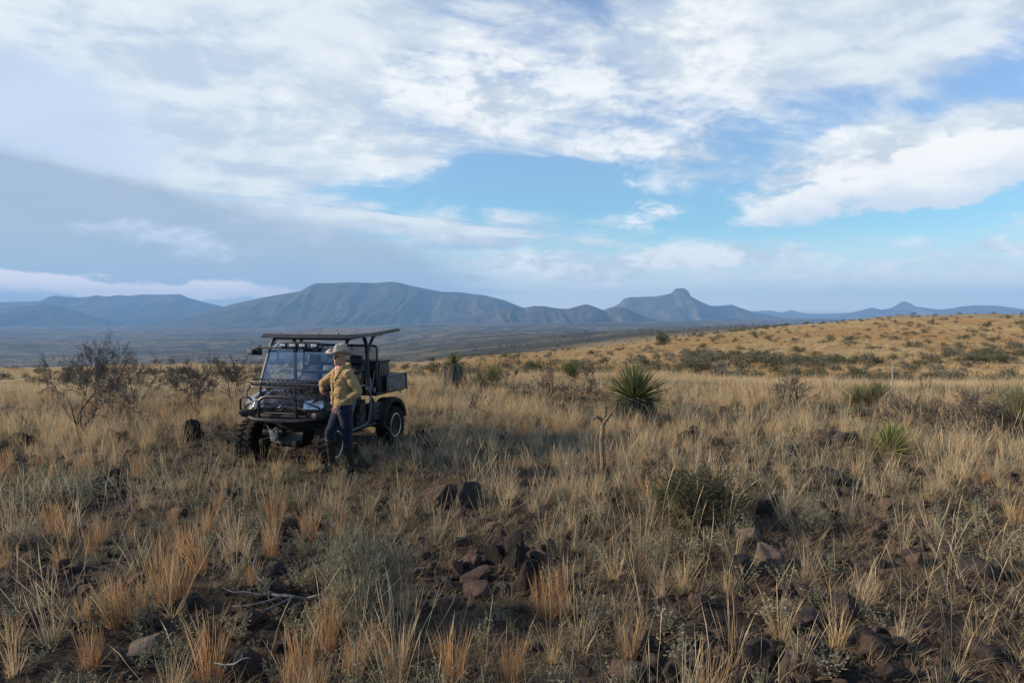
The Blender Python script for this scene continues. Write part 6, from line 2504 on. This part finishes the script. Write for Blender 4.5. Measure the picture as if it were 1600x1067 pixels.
    for (hp, kn, an, to) in ((hipR, knR, anR, toeR), (hipL, knL, anL, toeL)):
        limb(b, [hp, hp.lerp(kn, .5), kn], [.085, .072, .055])
        limb(b, [kn, kn.lerp(an, .35), an], [.053, .052, .036])
        limb(b, [an - up * .03, an.lerp(to, .75) - up * .02], [.034, .024])
    hand(b, wrR + Vector((-.015, .0, -.01)), Vector((.05, .05, -1.0)), Vector((-.75, -.6, .1)), .42, 1.06, True)
    hand(b, wrL, Vector((-.62, -.25, -.70)), Vector((-.05, -.85, .35)), .30, 1.04, False)
    fuse(b, 'body', .0045, SKIN, root, 3)

    # ---- mouth line, shirt
    m = MB()
    m.tube([H(.1015, -.022, -.063), H(.1025, 0, -.062), H(.1015, .022, -.063)], .0022, 5)
    m.build('mouth', cloth_mat('lip', (.18, .075, .06), (.22, .09, .07)), root)
    m = MB()
    limb(m, [neck + up * .015 + Fd * .006, neck - up * .16 + Fd * .055], [.070, .085])
    for s in (-1, 1):
        m.add([H(.055, .012 * s, -.150), H(.02, .075 * s, -.125), H(.045, .075 * s, -.165), H(.085, .022 * s, -.205), H(.075, .004 * s, -.19)], [(0, 1, 2, 3, 4)])
    m.build('shirt', SHIRT, root, smooth=R(40))

    # ---- jacket
    j = MB()
    sec = []
    n = 28
    prof = [(1.055, .150, .200, .015), (1.10, .152, .200, .015), (1.20, .147, .192, .01), (1.30, .148, .200, .01), (1.40, .148, .208, .005), (1.48, .135, .208, -.005), (1.54, .108, .170, -.015), (1.575, .085, .125, -.015)]
    V = []
    for (z, a, c, f0) in prof:
        for k in range(n):
            an = 2 * math.pi * k / n
            ca, sa = math.cos(an), math.sin(an)
            e = .85
            V.append(L_(f0 + a * math.copysign(abs(ca) ** e, ca), c * math.copysign(abs(sa) ** e, sa), z))
    F = [(i * n + k, i * n + (k + 1) % n, (i + 1) * n + (k + 1) % n, (i + 1) * n + k) for i in range(len(prof) - 1) for k in range(n)]
    F += [tuple(range(n))[::-1], tuple((len(prof) - 1) * n + k for k in range(n))]
    j.add(V, F)
    for (sh, el_, wr, lc) in ((shR, elR, wrR, .93), (shL, elL, wrL, .90)):
        cuff = el_.lerp(wr, lc)
        limb(j, [sh + (L_(0, 0, 1.47) - sh) * .25, sh, sh.lerp(el_, .45), el_], [.078, .082, .074, .068])
        limb(j, [el_, el_.lerp(cuff, .5)], [.068, .060])
        j.tube([el_.lerp(cuff, .3), cuff], [.062, .054], 16)

    def wrinkle(co):
        x, y, z = co[:, 0], co[:, 1], co[:, 2]
        w = fbm(x * 9 + z * 3, z * 17 + y * 8, 3, 4) * .014
        w += (ridged(x * 6 + y * 6, z * 13 - x * 5, 3, 9) - .55) * .017
        return w * np.clip((1.62 - z) / .12, .2, 1)
    fuse(j, 'jacket', .007, JACKET, root, 3, wrinkle)
    # standing collar, open at the throat
    m = MB()
    V, nn = [], 20
    for (dz, grow) in ((-.055, 1.12), (.0, 1.0), (.055, 1.05), (.062, 1.16), (.0, 1.13), (-.06, 1.24)):
        for k in range(nn + 1):
            an = R(38 + (360 - 76) * k / nn)
            V.append(L_(-.008 + .098 * grow * math.cos(an) - .0 * dz, .098 * grow * math.sin(an), 1.585 + dz - .035 * math.cos(an)))
    w_ = nn + 1
    m.add(V, [(i * w_ + k, i * w_ + k + 1, (i + 1) * w_ + k + 1, (i + 1) * w_ + k) for i in range(5) for k in range(nn)])
    m.build('collar', JACKET, root, smooth=True)
    # lapels, placket, pockets, hem, cuffs, buttons
    for s in (-1, 1):
        m = MB()
        V = [L_(.100, .075 * s, 1.60), L_(.085, .115 * s, 1.575), L_(.150, .105 * s, 1.47), L_(.172, .035 * s, 1.385), L_(.165, .012 * s, 1.40), L_(.125, .040 * s, 1.53)]
        V += [v - Fd * .012 for v in V]
        m.add(V, [(0, 1, 2, 3, 4, 5), (11, 10, 9, 8, 7, 6)] + [(k, (k + 1) % 6, 6 + (k + 1) % 6, 6 + k) for k in range(6)])
        m.build('lapel', JACKET, root)
        for (z, h) in ((1.395, .045), (1.215, .05)):
            m = MB()
            base = [L_(.150 - .035 * (u ** 2) * 1.2 + (.005 if z > 1.3 else .008), s * (.055 + .105 * u), z + v) for (u, v) in ((0, h / 2), (.5, h / 2), (1, h / 2), (1, -h / 2), (.5, -h / 2 - .012), (0, -h / 2))]
            V = [p + Fd * .012 + Sd * s * .004 for p in base] + [p - Fd * .02 for p in base]
            m.add(V, [(0, 1, 2, 3, 4, 5), (11, 10, 9, 8, 7, 6)] + [(k, (k + 1) % 6, 6 + (k + 1) % 6, 6 + k) for k in range(6)])
            m.build('pocket_flap', JACKET2, root)
    m = MB()
    pts = [(.168, 1.39), (.163, 1.30), (.162, 1.20), (.170, 1.10), (.170, 1.06)]
    for i in range(len(pts) - 1):
        (f0, za), (f1, zb) = pts[i], pts[i + 1]
        V = [L_(f0 + .006, -.022, za), L_(f0 + .006, .022, za), L_(f1 + .006, .022, zb), L_(f1 + .006, -.022, zb)]
        V += [v - Fd * .02 for v in V]
        m.add(V, [(0, 1, 2, 3), (0, 4, 5, 1), (1, 5, 6, 2), (2, 6, 7, 3), (3, 7, 4, 0)])
    m.build('placket', JACKET2, root)
    m = MB()
    for z in (1.34, 1.24, 1.14):
        ell(m, L_(.178, .004, z), (.006, .008, .008), rotF, 2)
    m.build('buttons', BUTTON, root, smooth=True)

    # ---- jeans
    j = MB()
    ell(j, pelvis + up * .02, (.130, .175, .135), rotF, 3)
    ell(j, L_(-.01, 0, 1.06), (.128, .172, .08), rotF, 3)
    for (hp, kn, an) in ((hipR, knR, anR), (hipL, knL, anL)):
        limb(j, [hp, hp.lerp(kn, .35), hp.lerp(kn, .75), kn], [.108, .102, .086, .080])
        limb(j, [kn, kn.lerp(an, .22), kn.lerp(an, .36)], [.080, .078, .066])

    def wr2(co):
        x, y, z = co[:, 0], co[:, 1], co[:, 2]
        return (ridged(x * 7 + y * 5, z * 15 + x * 4, 3, 19) - .55) * .014 + fbm(x * 10, z * 20 + y * 5, 3, 6) * .012
    fuse(j, 'jeans', .008, DENIM, root, 3, wr2)

    # ---- boots
    for nm, kn, an, to, top in (('r', knR, anR, toeR, .10), ('l', knL, anL, toeL, .04)):
        j = MB()
        ktop = kn.lerp(an, top + .08)
        j.tube([ktop, kn.lerp(an, .35), kn.lerp(an, .7), an - up * .02], [.080, .074, .056, .054], 18)
        limb(j, [an - up * .045, an.lerp(to, .5) - up * .03, to - up * .02], [.056, .048, .042])
        j.box(an - up * .10 + (an - to).normalized() * .02, (.075, .075, .05), bev=.01)
        fuse(j, 'boot', .008, BOOT, root, 3, lambda co: fbm(co[:, 0] * 14, co[:, 2] * 18, 3, 8) * .010)

    # ---- hat: creased crown, rolled brim, band
    hr = hd
    tip = Matrix.Rotation(R(-7), 3, Vector(hd.col[1]))
    HH = lambda f, l, z: headc + up * .062 + tip @ (hr @ Vector((f, l, z)))
    m = MB()
    n = 40
    rings = []
    for (z, a, c) in ((0.0, .108, .090), (.04, .108, .090), (.085, .103, .084), (.122, .098, .077), (.142, .086, .066), (.147, .060, .042), (.130, .030, .018)):
        ring = []
        for k in range(n):
            an = 2 * math.pi * k / n
            ca, sa = math.cos(an), math.sin(an)
            dent = .018 * max(0, z - .06) / .06 * math.exp(-((abs(an if an < math.pi else 2 * math.pi - an) - .75) / .35) ** 2)
            zz = z + (.012 * ca * -1 if z > .05 else 0) - (.024 * math.exp(-(sa / .28) ** 2) if z > .1 else 0)
            ring.append(HH((a - dent) * ca, (c - dent) * sa, zz))
        rings.append(ring)
    # brim: from outer lower edge inward, thickness 4 mm
    br = []
    for (q, dz) in ((1.0, -.004), (.5, -.003), (0.0, -.003), (0.0, .003), (.5, .003), (1.0, .004)):
        ring = []
        for k in range(n):
            an = 2 * math.pi * k / n
            ca, sa = math.cos(an), math.sin(an)
            ri = (.108, .090)
            w = .105 + .010 * abs(ca)
            rise = .066 * abs(sa) ** 3 * q ** 1.7 - .020 * max(0, ca) ** 2 * q - .012 * max(0, -ca) ** 2 * q
            ring.append(HH((ri[0] + w * q) * ca, (ri[1] + w * q * (1 - .18 * abs(sa) * q)) * sa, rise + dz))
        br.append(ring)
    V = [p for r_ in br for p in r_]
    F = [(i * n + k, i * n + (k + 1) % n, ((i + 1) % 6) * n + (k + 1) % n, ((i + 1) % 6) * n + k) for i in range(6) for k in range(n)]
    m.add(V, F)
    V = [p for r_ in rings for p in r_]
    F = [(i * n + k, i * n + (k + 1) % n, (i + 1) * n + (k + 1) % n, (i + 1) * n + k) for i in range(len(rings) - 1) for k in range(n)]
    F.append(tuple((len(rings) - 1) * n + k for k in range(n)))
    m.add(V, F)
    hat = m.build('hat', FELT, root, smooth=True)
    m = MB()
    V = []
    for z in (.004, .024):
        for k in range(n):
            an = 2 * math.pi * k / n
            V.append(HH(.1095 * math.cos(an), .0915 * math.sin(an), z))
    m.add(V, [(k, (k + 1) % n, n + (k + 1) % n, n + k) for k in range(n)])
    m.build('hat_band', HATBAND, hat, smooth=True)

    # ---- sunglasses and hair
    m = MB()
    for s in (-1, 1):
        m.prism([(-.026, .013), (.026, .016), (.024, -.012), (.008, -.020), (-.020, -.014)], 0, .006, lambda u, v, w, s=s: H(.098 - abs(u + .03) * .18 + w, (.031 + u * 1.0) * s, .010 + v))
        m.tube([H(.090, .058 * s, .020), H(.03, .080 * s, .018), H(-.012, .086 * s, .012)], .0035, 5)
    m.tube([H(.104, -.008, .018), H(.106, 0, .020), H(.104, .008, .018)], .003, 5)
    m.build('sunglasses', SHADES, root)
    h = MB()
    ell(h, H(-.030, 0, .012), (.082, .081, .088), hd, 3)
    ell(h, H(-.055, 0, -.035), (.050, .066, .050), hd, 3)
    h.build('hair', HAIR, root, smooth=True)
    root.scale = (.968, .968, .968)
    return root


build_person()
